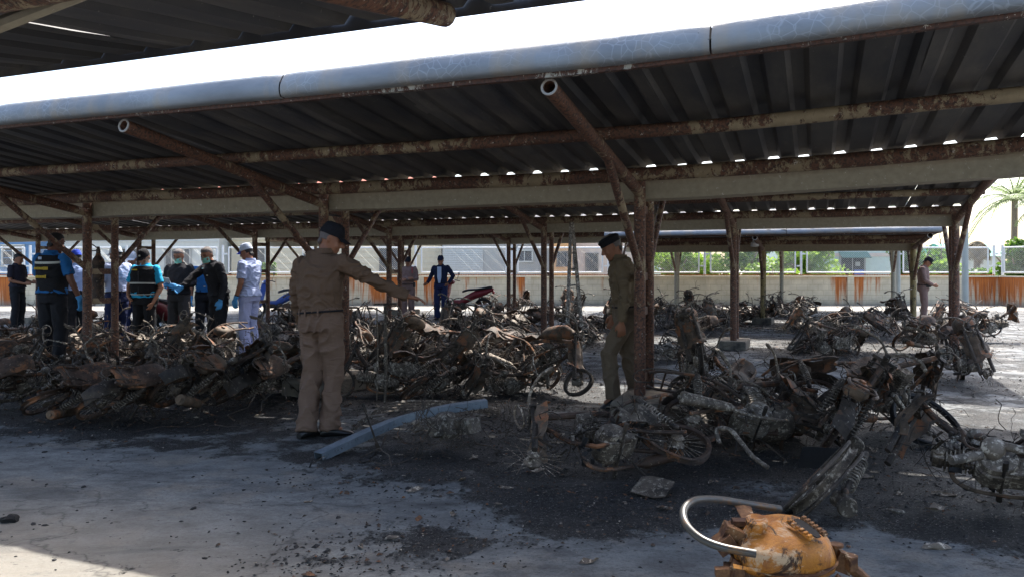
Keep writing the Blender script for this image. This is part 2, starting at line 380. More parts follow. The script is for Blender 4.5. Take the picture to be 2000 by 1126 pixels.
def thing(name, label, cat, loc=(0, 0, 0), rz=0, group=None):
    o = bpy.data.objects.new(name, None); COL.objects.link(o); o.location = loc; o.rotation_euler = (0, 0, rz)
    o.empty_display_size = .2
    return tag(o, label, cat, group)
def structure(o): o['kind'] = 'structure'; return o
def stuff(o): o['kind'] = 'stuff'; return o
def nz(p, sc, seed=0): return noise.noise(Vector(p) * sc + Vector((seed * 7.3, seed * 3.1, seed * 5.7)))
def nz3(p, sc, seed=0): return noise.noise_vector(Vector(p) * sc + Vector((seed * 7.3, seed * 3.1, seed * 5.7)))
def spline(pts, k=5):
    pts = [Vector(p) for p in pts]; out = []
    for i in range(len(pts) - 1):
        p0 = pts[max(i - 1, 0)]; p1 = pts[i]; p2 = pts[i + 1]; p3 = pts[min(i + 2, len(pts) - 1)]
        for q in range(k):
            t = q / k
            out.append(.5 * ((2 * p1) + (p2 - p0) * t + (2 * p0 - 5 * p1 + 4 * p2 - p3) * t * t + (3 * p1 - p0 - 3 * p2 + p3) * t ** 3))
    out.append(pts[-1]); return out

# ------------------------------------------------------------------ sheds
ROWN = {0: .0, 1: 7.35, 2: 13.7, 3: 20.05, 4: 26.4}
ROWP = 0.30
def zfront(v, d=0): return 2.360 + (2.680 - 2.360) * (-v / 2.85) - d * (-v / 2.85)       # v = n - n0, negative to the front
def zback(v, d=0): return 2.30 + (v - .52) * .14 - d * .3
def sheet_mesh(kind, var, v0, v1, drop):
    mb = MB(); prof = []
    for q in range(3):
        b = q * .30
        prof += [(b + .0, 0), (b + .075, 0), (b + .108, .038), (b + .182, .041), (b + .215, 0), (b + .26, -.002)]
    prof += [(.915, 0)]
    K = 9; rnd = random.Random(var * 11 + 3)
    zf = zfront if kind == 'f' else zback
    g = []
    for i in range(K + 1):
        v = v0 + (v1 - v0) * i / K
        row = []
        for (x, h) in prof:
            w = .010 * noise.noise(Vector((x * 3 + var * 5, v * 1.6, var))) + .004 * noise.noise(Vector((x * 9, v * 7, var)))
            sag = -.012 * math.sin(min(1, max(0, (v - v0) / (v1 - v0))) * math.pi * 2) ** 2
            row.append((x, v, zf(v, drop) + h + w + sag * .4))
        g.append(row)
    mb.sheet(g, .0035)
    return mb.mesh('roof_sheet', 'roof_sheet_sooty', True, 25)

def make_shed(row, label, cols, a0, a1, drop=0, zcol=0, front=True, flash_top=2.69, posts_mat='primer_brown', yellow=(), eave=False, bv1=2.06, rend=1.98, rdrop=.13, vpb=1.45, lift=0, zroot=0, bend=0):
    n0 = ROWN[row]; base = P(0, n0)
    root = thing('carport', label, 'carport', (base.x, base.y, zroot), -AL, 'rows of butterfly roof carports')
    zb = lambda a: bend * (.10 * max(0, (a + 1.4) / 2.9) ** 1.5 + .02 * max(0, (-a - 5) / 5))
    rnd = random.Random(row * 5 + 1)
    L = lambda a, v, z: (a, v, z)
    # frames: two posts, tie plates, rafters, braces, footing
    m = MB(); m.tube([(0, 0, .0), (0, 0, .8), (0, 0, 1.5), (0, 0, 2.24)], .056, 14); post_f = m.mesh('post', posts_mat)
    m = MB(); m.tube([(0, 0, .0), (0, 0, 1.1), (0, 0, 2.12)], .047, 14); post_b = m.mesh('post', posts_mat)
    m = MB(); m.tube([(0, 0, 0), (0, 0, 1.1), (0, 0, 2.24)], .056, 14); post_y = m.mesh('post', 'peeling_yellow')
    m = MB(); m.box((0, 0, 0), (.012, .30, .075)); rung = m.mesh('tie_plate', 'peeling_paint', False)
    fe = -2.72
    mr = MB(); mr.pipe_end((0, fe, zfront(fe) - .12 - drop * .95), (0, 0, 2.12 - zcol), .053, .044, 16); raf_f = mr.mesh('rafter', 'primer_brown')
    mr = MB(); mr.pipe_end((0, rend, zback(rend) - rdrop), (0, .42, 2.10 - zcol), .050, .041, 16); raf_b = mr.mesh('rafter', 'primer_brown')
    rim = MB(); dr = (Vector((0, 0, 2.12 - zcol)) - Vector((0, fe, zfront(fe) - .12 - drop * .95))).normalized(); u_, w_ = basis(dr); c_ = Vector((0, fe, zfront(fe) - .12 - drop * .95))
    rim.tube([c_ + u_ * math.cos(q * .3927) * .049 + w_ * math.sin(q * .3927) * .049 for q in range(17)], .0085, 6, False); rim_m = rim.mesh('pipe_rim', 'flake_pale')
    br = MB(); br.tube([(0, 0, 1.38), (0, -1.30, zfront(-1.30) - .165 - drop * .5)], .037, 10); brace_f = br.mesh('brace', 'peeling_paint')
    br = MB(); br.tube([(0, .42, 1.38), (0, 1.30, zback(1.30) - .17)], .034, 10); brace_b = br.mesh('brace', 'peeling_paint')
    ft = MB(); bmv = [(-.19, -.48), (.30, -.50), (.33, .56), (-.17, .58)]
    ft.loft([[Vector((x, y, -.05)) for x, y in bmv], [Vector((x * .99, y * .99, .15)) for x, y in bmv], [Vector((x * .93, y * .95, .175)) for x, y in bmv]]); foot = ft.mesh('footing', 'concrete_block', False)
    fs = MB(); bms = [(-.24, -.22), (.22, -.24), (.24, .56), (-.22, .58)]
    fs.loft([[Vector((x, y, -.05)) for x, y in bms], [Vector((x, y, .13)) for x, y in bms], [Vector((x * .95, y * .97, .15)) for x, y in bms]]); foots = fs.mesh('footing', 'concrete_block', False)
    for i, a in enumerate(cols):
        link('footing', foot if row == 1 else foots, root, (a, 0, -zroot), (0, 0, rnd.uniform(-.12, .12)))
        link('post', post_y if i in yellow else post_f, root, (a, 0, -zcol)); link('post', post_b, root, (a + .01, .42, -zcol))
        for z in ((.32, .95, 1.32, 1.95) if row == 1 else (.6, 1.3, 1.9)): link('tie_plate', rung, root, (a, .21, z + rnd.uniform(-.04, .04)))
        rf_ = link('rafter', raf_f, root, (a, 0, 0)); link('pipe_rim', rim_m, rf_); link('rafter', raf_b, root, (a, 0, 0))
        if row == 0: continue
        if row == 1 and i in (0,):
            m2 = MB(); m2.tube([(0, 0, 1.38), (0, -.15, 1.55), (0, -1.30, zfront(-1.30) - .165)], .040, 10); m2.build('brace', 'peeling_paint', root, loc=(a, 0, 0))
        else: link('brace', brace_f, root, (a, 0, 0))
        link('brace', brace_b, root, (a, 0, 0))
    # purlins and beams
    def wobble(mb, amt, sd): mb.warp(lambda p: p + Vector((0, amt * nz(p, .5, sd), zb(p.x) + amt * nz(p, .7, sd + 3))))
    def long_tube(v, z, r, mat, nm, seg=10, sq=None, sd=0):
        N = int((a1 - a0) / .5) + 1; pts = [(a0 + .06 + (a1 - a0 - .12) * i / N, v, z) for i in range(N + 1)]
        mb = MB()
        if sq:
            rings = [[Vector((p[0], p[1] + y, p[2] + h)) for (y, h) in sq] for p in pts]; mb.loft(rings)
        else: mb.tube(pts, r, seg)
        wobble(mb, .012, sd + row); return mb.build(nm, mat, root)
    vm = -1.42
    long_tube(vm, zfront(vm, drop) - .068, .052, 'peeling_paint', 'purlin', 12, None, 1)
    C = [(-.03, -.04), (.03, -.04), (.03, .035), (-.03, .035)]
    long_tube(-2.78, zfront(-2.78, drop) - .05, 0, 'flaking_white', 'purlin', 4, [(-.022, -.03), (.022, -.03), (.022, .03), (-.022, .03)], 2)
    long_tube(-.06, 2.288 - zcol, .066, 'peeling_paint', 'beam', 12, None, 3)
    long_tube(.52, 2.215 - zcol, .055, 'peeling_paint', 'beam', 12, None, 4)
    long_tube(vpb, zback(vpb) - .065, .045, 'peeling_paint', 'purlin', 10, None, 5)
    U = [(.062, .145), (.060, -.075), (.355, -.075), (.352, .092), (.34, .092), (.34, -.06), (.076, -.06), (.076, .145)]
    long_tube(0, 2.135 - zcol, 0, 'gutter_beige', 'gutter', 8, U, 6)
    # sheets, one object each
    fv = [sheet_mesh('f', k, -2.85, .10, drop) for k in range(4)]; bv = [sheet_mesh('b', k + 5, .335, bv1, drop) for k in range(3)]
    ns = int(round((a1 - a0) / .9)); st = (a1 - a0) / ns
    for k in range(ns):
        a = a0 + k * st
        o = link('roof_sheet', rnd.choice(fv), root, (a, rnd.uniform(-.015, .015), rnd.uniform(-.003, .004) + (.0035 if k % 2 else 0) + zb(a)), (rnd.uniform(-.002, .002), -math.atan((zb(a + .9) - zb(a)) / .9), rnd.uniform(-.002, .002)))
        o = link('roof_sheet', rnd.choice(bv), root, (a, rnd.uniform(-.015, .015), (.0035 if k % 2 else 0)))
    if eave:
        m = MB(); N = 24; m.sheet([[(a0 + (a1 - a0) * i / N, bv1 + .01, zback(bv1) + z) for z in (-.035, .0, .05)] for i in range(N + 1)], .004); m.build('eave_trim', 'roof_sheet_sooty', root)
    # flashing on the front edge
    if front:
        fl_bot = zfront(-2.85, drop) - .06; ft_ = flash_top - drop
        a = a1 - .0; sect = []
        joints = [2.45 - 3.0 * k for k in range(0, 9)]
        segs = []
        for k in range(len(joints) - 1):
            hi, lo = min(joints[k], a1), max(joints[k + 1], a0)
            if hi - lo > .2: segs.append((lo, hi))
        for q, (lo, hi) in enumerate(segs):
            mb = MB(); g = []
            N = 14; prof = []
            for i in range(9):
                th = i / 8
                prof.append((-2.87 - .022 * math.sin(math.pi * th ** .8) + .035 * th ** 2.2, fl_bot + (ft_ - fl_bot) * th))
            prof = [(-2.80, fl_bot - .004)] + prof + [(-2.78, ft_ + .004), (-2.60, ft_ + .0), (-2.45, ft_ - .02)]
            hi -= .010
            for i in range(N + 1):
                tt = i / N; a_ = lo + (hi - lo) * (.5 - .5 * math.cos(math.pi * tt)); row_ = []
                for (v, z) in prof:
                    dv = .008 * nz((a_, z * 2, q), 1.3, q); edge = min(a_ - lo, hi - a_)
                    pin = .030 * math.exp(-(edge / .05) ** 2)
                    row_.append((a_ + (0.002 if i == 0 else 0), v + dv + pin, z + zb(a_) + .006 * nz((a_, 0, q), .9, q)))
                g.append(row_)
            mb.sheet(g, .002); mb.build('flashing', 'galvanised_flashing', root, True, 60)
    return root
make_shed(1, 'nearest carport with brown pipe posts and pale blue grey flashing along its front edge', [2.05, -1.57, -5.2, -8.9, -12.5], -15.2, 3.4, flash_top=2.785, bend=1)
make_shed(2, 'second carport row, rusty posts on small blocks, its right end near the palm', [2.05, -1.3, -4.75, -8.1, -11.5, -14.9, -18.3], -20.6, 2.25, posts_mat='primer_brown')
make_shed(3, 'right part of the third carport row, sagging low with pale flashing and yellowed posts', [2.15, -1.2], -4.5, 2.4, drop=.25, zcol=.0, zroot=-.27, flash_top=2.74, posts_mat='peeling_yellow')
make_shed(4, 'farthest carport with thin pale posts just in front of the stained wall', [2.27, -1.0, -4.4], -6.2, 2.5, drop=.1, zroot=-.12, posts_mat='gutter_beige')
shed0 = make_shed(0, 'carport eave overhead, dark corrugated sheets and one open rafter pipe at top left', [2.17, -1.43, -5.03], -9.4, 3.4, front=False, bv1=3.0, rend=2.87, rdrop=.05, vpb=1.7, zroot=-.13, eave=True)
make_shed(3, 'left part of the third carport row, dark and unlit behind the second row', [-4.9, -8.0, -11.4, -14.8], -16.4, -4.55, front=False)
m = MB(); inv0 = (Matrix.Translation(shed0.location) @ Matrix.Rotation(-AL, 4, 'Z')).inverted(); m.tube([inv0 @ W(-60, 72, 2.75), inv0 @ W(170, -18, 2.45)], .026, 8); m.build('brace', 'gutter_beige', shed0)
# ------------------------------------------------------------------ wrecks: where they stand (used by the ground too)
# (px, py) of the ground spot, heading in degrees (bike's front; 0 = along +X, 90 = away from the camera), lean, pitch, size
SPOTS = []
# ------------------------------------------------------------------ ground
WALLY = 28.6; WX1 = 18.1
def char_shade_at(x, y):
    a = CA * x - SA * y; n = SA * x + CA * y
    c = 0.0
    for (sx, sy, sr, sw) in CHAR:
        d2 = ((x - sx) ** 2 + (y - sy) ** 2) / (sr * sr)
        if d2 < 6: c = max(c, sw * math.exp(-d2))
    if n > 4.5 and a < 8 and y < 25: c = max(c, .455 + .11 * nz((x, y, 0), .35))  # soot baseline that also paints in the shade on the floor between rows
    if n < 4.5: c = max(c, .20 + .12 * max(0, nz((x, y, 7), .5)))
    return c
def build_ground():
    xs = [-60, -45, -34, -28] + [-24 + .22 * i for i in range(int(46 / .22) + 1)] + [24, 30, 40, 60]
    ys = [-12, -6, -2, 0] + [.8 + .16 * i for i in range(int(12 / .16))] + [12.8 + .3 * i for i in range(int(17 / .3))] + [30.5, 34, 60]
    v = []; ch = []; cl = []
    for y in ys:
        for x in xs:
            c = char_shade_at(x, y); a = CA * x - SA * y
            z = 0.0 + (.012 * nz((x, y, 0), 1.5) + .010 * nz((x, y, 3), 5)) * min(1, c * 1.5)
            v.append((x, y, z)); ch.append(c)
            k = max(0, min(1, (y - 24.5) / 1.2)) + max(0, min(1, (a - 4.2) / 1.5)) * .2
            cl.append(min(1, k + max(0, 1 - max(0, (math.hypot(x + 2.6, y - 2.6) - .8)) / 1.6) * .8))  # pale ground fades in past the sheds and round a lower left spot
    nx = len(xs); f = [(j * nx + i, j * nx + i + 1, (j + 1) * nx + i + 1, (j + 1) * nx + i) for j in range(len(ys) - 1) for i in range(nx - 1)]
    me = bpy.data.meshes.new('ground'); me.from_pydata(v, [], f); me.materials.append(MATS['burnt_ground'])
    for p in me.polygons: p.use_smooth = True
    for nm, dat in (('char_shade', ch), ('pale_mix', cl)):
        at = me.attributes.new(nm, 'FLOAT', 'POINT'); at.data.foreach_set('value', dat)
    structure(link('ground', me))
    mb = MB(); mb.v = [(-700, -700, -.06), (700, -700, -.06), (700, 900, -.06), (-700, 900, -.06)]; mb.f = [(0, 1, 2, 3)]
    structure(mb.build('terrain', 'dirt_far', None, False))

# ------------------------------------------------------------------ perimeter walls and fences
def build_wall():
    w = thing('perimeter_wall', 'long low cream block wall with orange rust streaks behind the burnt motorcycles', 'wall', (0, WALLY, 0))
    RU = [(-60, 1.0, 60), (20, 1.1, 26), (120, .5, 40), (330, .6, 40), (520, .6, 20), (590, .95, 34), (660, .95, 40), (740, 1.0, 36), (800, 1.0, 34), (855, .9, 26), (920, .45, 20), (962, .35, 12), (1022, .9, 15), (1180, .3, 10), (1382, .28, 8), (1442, .62, 8), (1478, .5, 10), (1638, .95, 16), (1676, .9, 22), (1712, .6, 10), (1805, .3, 20), (1885, .8, 28), (1925, .9, 22), (1950, .6, 12)]
    def face(y0, x0, x1, parent, const=None, loc=None):
        m = MB(); N = int((x1 - x0) / .12); vals = []; K = 6
        for i in range(N + 1):
            x = x0 + (x1 - x0) * i / N; px = 1000 + x / WALLY * F; v = const if const is not None else min(1.1, sum(a * math.exp(-((px - c) / w_) ** 2) for c, a, w_ in RU))
            for k in range(K + 1): m.v.append((x, y0, 1.04 * k / K)); vals.append(v)
        nb = len(m.v)
        for i in range(N):
            for k in range(K): a = i * (K + 1) + k; m.f.append((a, a + K + 1, a + K + 2, a + 1))
        m.v += [(x0, y0 + .18, 0), (x1, y0 + .18, 0), (x1, y0 + .18, 1.04), (x0, y0 + .18, 1.04)]; vals += [0] * 4
        m.f.append((nb + 1, nb, nb + 3, nb + 2)); m.f.append((nb, 0, K, nb + 3)); m.f.append((N * (K + 1), nb + 1, nb + 2, N * (K + 1) + K))
        o = m.build('wall_face', 'stained_wall', parent, False); at = o.data.attributes.new('rust', 'FLOAT', 'POINT'); at.data.foreach_set('value', vals)
    face(0, -30, 18.1, w)
    for k in range(12):
        m = MB(); m.box((0, 0, .52), (.24, .05, 1.045)); m.build('pilaster', 'stained_wall', w, False, loc=(-28 + 4.0 * k + .6, -.022, 0))
    m = MB(); m.box((-6, .06, 1.06), (48.2, .26, .045)); m.build('coping', 'house_cream', w, False)
    m = MB(); N = 760
    for i in range(N):
        x = -29.5 + i * .0625; m.box((x, .02, 1.115), (.028, .02, .04 + .02 * random.random()))
    m.tube([(-30, .02, 1.108), (18, .02, 1.108)], .014, 5); m.build('spike_strip', 'rail_rust', w, False)
    w2 = thing('side_wall', 'short rust streaked side wall running towards the camera at the right edge', 'wall', (WX1, WALLY, 0), R(-82))
    face(0, 0, 6.4, w2, 1.0)
    m = MB(); m.box((3.0, .1, 1.06), (6.6, .26, .04)); m.build('coping', 'house_cream', w2, False)
    return w, w2
def panel_meshes(wd, ht):
    fr = MB()
    r = .030
    fr.tube([(r, 0, r), (wd - r, 0, r)], r, 8); fr.tube([(r, 0, ht - r), (wd - r, 0, ht - r)], r, 8)
    fr.tube([(r, 0, r), (r, 0, ht - r)], r, 8); fr.tube([(wd - r, 0, r), (wd - r, 0, ht - r)], r, 8)
    fm = fr.mesh('panel_frame', 'fence_white')
    ms = MB(); st = .075; n = int((wd + ht) / st)
    for k in range(1, n):
        s_ = k * st
        for sg in (0, 1):
            x0 = max(0, s_ - ht); x1 = min(wd, s_)
            z0 = s_ - x0; z1 = s_ - x1
            if sg: z0, z1 = ht - z0, ht - z1
            ms.tube([(x0, .004 * (1 if sg else -1), z0), (x1, .004 * (1 if sg else -1), z1)], .0032, 3, False)
    mm = ms.mesh('chain_link', 'fence_wire')
    return fm, mm
def build_fence():
    fm, mm = panel_meshes(3.22, .98)
    root = thing('chain_link_fence', 'white framed chain link fence panels standing on the long cream wall', 'fence', (0, WALLY + .09, 1.10))
    ps = MB(); ps.tube([(0, 0, 0), (0, 0, 1.12)], .045, 8); ps.box((-.10, 0, .35), (.12, .03, .06)); ps.box((.10, 0, .8), (.12, .03, .06)); pm = ps.mesh('fence_post', 'fence_white')
    for k in range(13):
        x = 18.0 - 3.6 * k
        link('fence_post', pm, root, (x, 0, 0))
        link('panel_frame', fm, root, (x - 3.6 + .19, 0, .08)); link('chain_link', mm, root, (x - 3.6 + .19, 0, .08))
    root = thing('chain_link_fence', 'short chain link fence on the side wall at the right edge beneath the palm', 'fence', (WX1, WALLY, 1.10), R(-82))
    for k in range(2):
        link('fence_post', pm, root, (.1 + 3.4 * k, .1, 0)); link('panel_frame', fm, root, (.15 + 3.4 * k, .1, .08)); link('chain_link', mm, root, (.15 + 3.4 * k, .1, .08))

# ------------------------------------------------------------------ buildings beyond the wall
def window(par, x, z, w, h, y=0, bars=0, frame='house_white', glass='window_dark', awning=None):
    f = MB()
    for (cx, cz, sx, sz) in ((0, h / 2, w + .1, .06), (0, -h / 2, w + .1, .06), (-w / 2, 0, .06, h), (w / 2, 0, .06, h)): f.box((cx, 0, cz), (sx, .1, sz))
    for b in range(bars): f.box((-w / 2 + (b + 1) * w / (bars + 1), -.01, 0), (.03, .05, h))
    fo = f.build('window', frame, par, False, loc=(x, y - .05, z))
    g = MB(); g.box((0, .03, 0), (w - .06, .02, h - .06)); g.build('pane', glass, fo, False)
    if awning:
        a = MB(); a.v = [(-w / 2 - .1, -.05, h / 2 + .15), (w / 2 + .1, -.05, h / 2 + .15), (w / 2 + .1, -.5, h / 2 - .12), (-w / 2 - .1, -.5, h / 2 - .12)]; a.v += [(p[0], p[1], p[2] - .03) for p in a.v]
        a.f = [(0, 1, 2, 3), (7, 6, 5, 4), (3, 2, 6, 7), (0, 3, 7, 4), (1, 5, 6, 2)]; a.build('awning', awning, fo, False)
    return fo
def house(label, px0, px1, Y, h, wall, roofm='roof_red', depth=5, siding=0, roof='flat', rise=1.5):
    x0, x1 = W(px0, 0, Y).x, W(px1, 0, Y).x; w = x1 - x0
    r = thing('house', label, 'house', ((x0 + x1) / 2, Y, 0))
    m = MB(); m.box((0, depth / 2, h / 2 - .1), (w, depth, h + .2))
    m.build('wall', wall, r, False)
    if siding:
        bd = MB(); bd.box((0, -.02, 0), (w - .1, .035, .03)); bm_ = bd.mesh('siding_board', wall, False)
        k = 0
        while .3 + k * siding < h - .1 and k < 26:
            link('siding_board', bm_, r, (0, 0, .3 + k * siding)); k += 1
    m = MB()
    if roof == 'flat': m.box((0, depth / 2, h + .09), (w + .5, depth + .6, .16))
    else:
        m.loft([[Vector((x, -.6, h - .05)), Vector((x, depth + .6, h - .05)), Vector((x, depth / 2, h + rise))] for x in (-w / 2 - .4, w / 2 + .4)])
    m.build('roof', roofm, r, False)
    return r, w
def build_houses():
    r, w = house('blue clad building at the far left above the stained wall', -120, 72, 33, 5.2, 'house_blue', 'house_white', siding=.3)
    window(r, w / 2 - 1.0, 1.9, .9, .9, bars=1)
    r, w = house('pale boarded house behind the group of officials with grey windows', 84, 428, 34, 4.8, 'house_white', 'roof_red', siding=.28, roof='gable')
    for x in (-2.9, -.2, 2.1): window(r, x, 1.75, 1.1, .95, y=-.02, bars=3, frame='house_grey')
    r, w = house('cream boarded house behind the officer pointing', 452, 862, 35, 4.6, 'house_cream', 'roof_red', siding=.26, roof='gable')
    window(r, -3.6, 1.75, .8, 1.1, y=-.02, bars=1); window(r, 2.5, 1.75, 1.0, 1.2, y=-.02, bars=1, frame='frame_dark'); window(r, -1.1, 1.75, .8, 1.0, y=-.02, bars=1)
    # roller shutter building
    r, w = house('grey workshop with a wide ribbed roller shutter beside the cream boarded house', 864, 1074, 34, 4.2, 'house_grey', 'house_grey')
    sl = MB(); sl.box((0, -.04, 0), (1.75, .03, .085)); sm = sl.mesh('shutter_slat', 'shutter_steel', False)
    for k in range(13): link('shutter_slat', sm, r, (-w / 2 + .92, 0, 1.05 + k * .1))
    window(r, 1.25, 1.9, .7, .5, bars=1)
    r, w = house('orange painted house with dark window between the leaning ladder and the column', 1078, 1118, 33, 4.6, 'house_orange', 'roof_red')
    window(r, .0, 1.75, .42, .6, bars=2, frame='frame_dark')
    r, w = house('pale pink house with one small dark window beside the orange house', 1124, 1236, 34, 4.0, 'house_pink', 'house_white')
    window(r, -.55, 1.6, .5, .8, bars=1, frame='frame_dark')
    r, w = house('pale mint green house with an open window behind the bushes', 1560, 1772, 36, 4.3, 'house_mint', 'house_white')
    m = MB(); m.box((0, -.03, 1.98), (w, .05, .16)); m.build('trim_band', 'house_pink', r, False)
    f = window(r, W(1664, 0, 36).x - W(1666, 0, 36).x, 1.45, 1.15, 1.05, bars=1, frame='house_grey', awning='awning_green')
    m = MB(); m.box((.25, -.12, -.32), (.42, .06, .3)); m.build('hanging_cloth', 'cloth_blue', f, False)
    m = MB(); m.box((.2, -.1, .1), (.2, .06, .2)); m.build('hung_shirt', 'house_grey', f, False)
    r, w = house('mint green house end just left of the bushes', 1238, 1290, 35, 4.2, 'house_mint', 'house_white')
    window(r, -.35, 1.5, .4, .8, bars=1, frame='house_white')
    r, w = house('small house with a green and red gable roof behind the dry palm', 1880, 1960, 46, 2.1, 'house_white', 'roof_teal', roof='gable', rise=.8)

# ------------------------------------------------------------------ plants
def leaf_cloud(mb, c, rad, n, size, rnd, lumps=9):
    cs = []
    for _ in range(lumps):
        d = Vector((rnd.uniform(-1, 1), rnd.uniform(-1, 1), rnd.uniform(-1, 1))); d = d.normalized() * rnd.uniform(.2, .8)
        cs.append((Vector((c[0] + d.x * rad[0], c[1] + d.y * rad[1], c[2] + d.z * rad[2])), rnd.uniform(.25, .5)))
    for _ in range(n):
        cc, rr = rnd.choice(cs); d = Vector((rnd.gauss(0, 1), rnd.gauss(0, 1), rnd.gauss(0, 1))).normalized() * (rnd.random() ** .4) * rr
        p = cc + Vector((d.x * rad[0], d.y * rad[1], d.z * rad[2]))
        if p.z < .05: continue
        s = size * rnd.uniform(.6, 1.3); u = Vector((rnd.gauss(0, 1), rnd.gauss(0, 1), rnd.gauss(0, .6))).normalized(); w = u.orthogonal().normalized()
        w = (Matrix.Rotation(rnd.uniform(0, 6.28), 3, u) @ w) * s * .35; k = len(mb.v)
        for q in (p - u * s * .5, p + w, p + u * s * .5, p - w): mb.v.append(tuple(q))
        mb.f.append((k, k + 1, k + 2, k + 3))
def bush(label, px, Y, rad, h, mat, n, seed, tree=False):
    rnd = random.Random(seed); x = W(px, 0, Y).x
    r = thing('tree' if tree else 'bush', label, 'tree' if tree else 'bush', (x, Y, 0), 0, 'green bushes and trees behind the wall')
    m = MB()
    for k in range(6 if tree else 4):
        an = rnd.uniform(0, 6.28); e = Vector((math.cos(an) * rad * .6, math.sin(an) * rad * .5, h * rnd.uniform(.6, .85)))
        m.tube(spline([(0, 0, -.05), (e.x * .15, e.y * .15, h * .3), (e.x * .6, e.y * .6, h * .55), e], 3), [.09, .085, .08, .07, .06, .05, .04, .035, .03, .02][:10], 6)
    m.build('trunk', 'bark', r)
    m = MB(); leaf_cloud(m, (0, 0, h * .62), (rad, rad * .8, h * .42), n, .17, rnd, 14)
    m.build('crown', mat, r, False)
def frond(mb, base, az, el, L, rnd, droop=1.0, leafw=.05, leafl=.5):
    pts = []; d = Vector((math.cos(az) * math.cos(el), math.sin(az) * math.cos(el), math.sin(el))); p = Vector(base)
    N = 12
    for i in range(N + 1):
        pts.append(p.copy()); p = p + d * (L / N); d = (d + Vector((0, 0, -.135 * droop))).normalized()
    mb.tube(pts, [.03 * (1 - i / (N + 2)) + .004 for i in range(N + 1)], 4)
    side = Vector((-math.sin(az), math.cos(az), 0))
    for i in range(1, N + 1):
        for q in range(3):
            b = pts[i - 1].lerp(pts[i], q / 3); t = (i + q / 3) / N; ll = leafl * math.sin(math.pi * min(1, .15 + t * .8)) ** .7 * rnd.uniform(.8, 1.1)
            fw = (pts[i] - pts[i - 1]).normalized()
            for sg in (-1, 1):
                e = b + side * sg * ll * .75 + fw * ll * .45 + Vector((0, 0, -ll * rnd.uniform(.25, .6)))
                k = len(mb.v); w = fw * leafw
                for pp in (b - w * .5, b + w * .5, e + w * .15, e - w * .15): mb.v.append(tuple(pp))
                mb.f.append((k, k + 1, k + 2, k + 3))
def palm(label, px, Y, h, L, seed, n=17, mat='palm_leaf', elr=(-.3, 1.1)):
    rnd = random.Random(seed); x = W(px, 0, Y).x
    r = thing('palm_tree', label, 'palm tree', (x, Y, 0))
    m = MB(); pts = [(0, 0, -.05), (.05, 0, h * .3), (.12, .05, h * .65), (.1, 0, h)]
    m.tube(spline(pts, 4), [.24, .2, .18, .17, .16, .16, .15, .15, .15, .15, .15, .15, .14][:13], 10); m.build('trunk', 'bark', r)
    fr_ = [MB() for _ in range(n)]
    for k in range(n):
        frond(fr_[k], (.1, 0, h), k * 2.4 + rnd.uniform(-.2, .2), rnd.uniform(*elr), L * rnd.uniform(.8, 1.1), rnd)
        fr_[k].build('frond', mat, r, False)
def build_plants():
    bush('broad bright green bush behind the fence right of the brown column', 1325, 31.2, 2.0, 2.6, 'leaf_bright', 5200, 1)
    bush('bright green bush behind the fence between the brown and the dark posts', 1445, 31.0, 1.9, 2.9, 'leaf_bright', 5200, 2)
    bush('rounded bright green bush reaching the mint green house', 1570, 31.4, 1.9, 2.5, 'leaf_bright', 5200, 3)
    bush('low yellow green shrub under the window of the mint house', 1500, 30.0, 1.5, 1.6, 'leaf_bright', 2500, 5)
    bush('bushy green tree behind the officer in the brown uniform at the right', 1790, 33, 1.5, 2.9, 'leaf_mid', 4200, 6, True)
    bush('green shrub behind the fence right of the far officer', 1835, 30.6, 1.0, 1.9, 'leaf_bright', 2500, 7)
    bush('dark green tree under the coconut palm at the right edge', 1985, 36, 1.5, 2.7, 'leaf_mid', 5000, 8, True)
    bush('small green shrub behind the fence by the cream boarded house', 520, 31.0, .7, 1.8, 'leaf_mid', 1500, 9)
    bush('low green shrub behind the fence near the right hand corner of the wall', 1900, 31.0, 1.2, 1.7, 'leaf_mid', 2500, 11)
    palm('tall coconut palm with drooping fronds at the right edge', 1978, 40, 5.0, 3.4, 3, 24)
    palm('second coconut palm partly beyond the right edge', 2040, 37, 4.3, 2.6, 5, 15)
    palm('short dry palm with grey brown hanging fronds', 1905, 39, 2.7, 1.1, 8, 16, 'palm_dry', (-1.4, -.1))
    t = thing('bare_sapling', 'thin bare sapling behind the fence left of the right carport post', 'sapling', (W(1838, 0, 31).x, 31, 0))
    m = MB(); m.tube([(0, 0, -.05), (.02, 0, 1.5), (0, 0, 2.3), (-.1, 0, 2.9)], [.03, .025, .02, .008], 6)
    for k in range(5): m.tube([(0, 0, 1.7 + k * .2), ((-1) ** k * .18, .05, 2.0 + k * .2), ((-1) ** k * .25, .05, 2.4 + k * .2)], [.012, .009, .004], 5)
    m.build('trunk', 'bark', t)
def build_poles():
    for px, Y, r0, h, lab in ((1885, 24.5, .095, 3.1, 'grey concrete pole just behind the right carport post'), (1754, 25.6, .075, 2.2, 'thin pale pole close to the post left of the far officer')):
        m = MB(); m.tube([(0, 0, -.05), (0, 0, h * .5), (0, 0, h)], [r0 * 1.08, r0, r0 * .92], 14)
        o = m.build('concrete_pole', 'pole_grey', None, loc=(W(px, 0, Y).x, Y, 0)); tag(o, lab, 'pole')
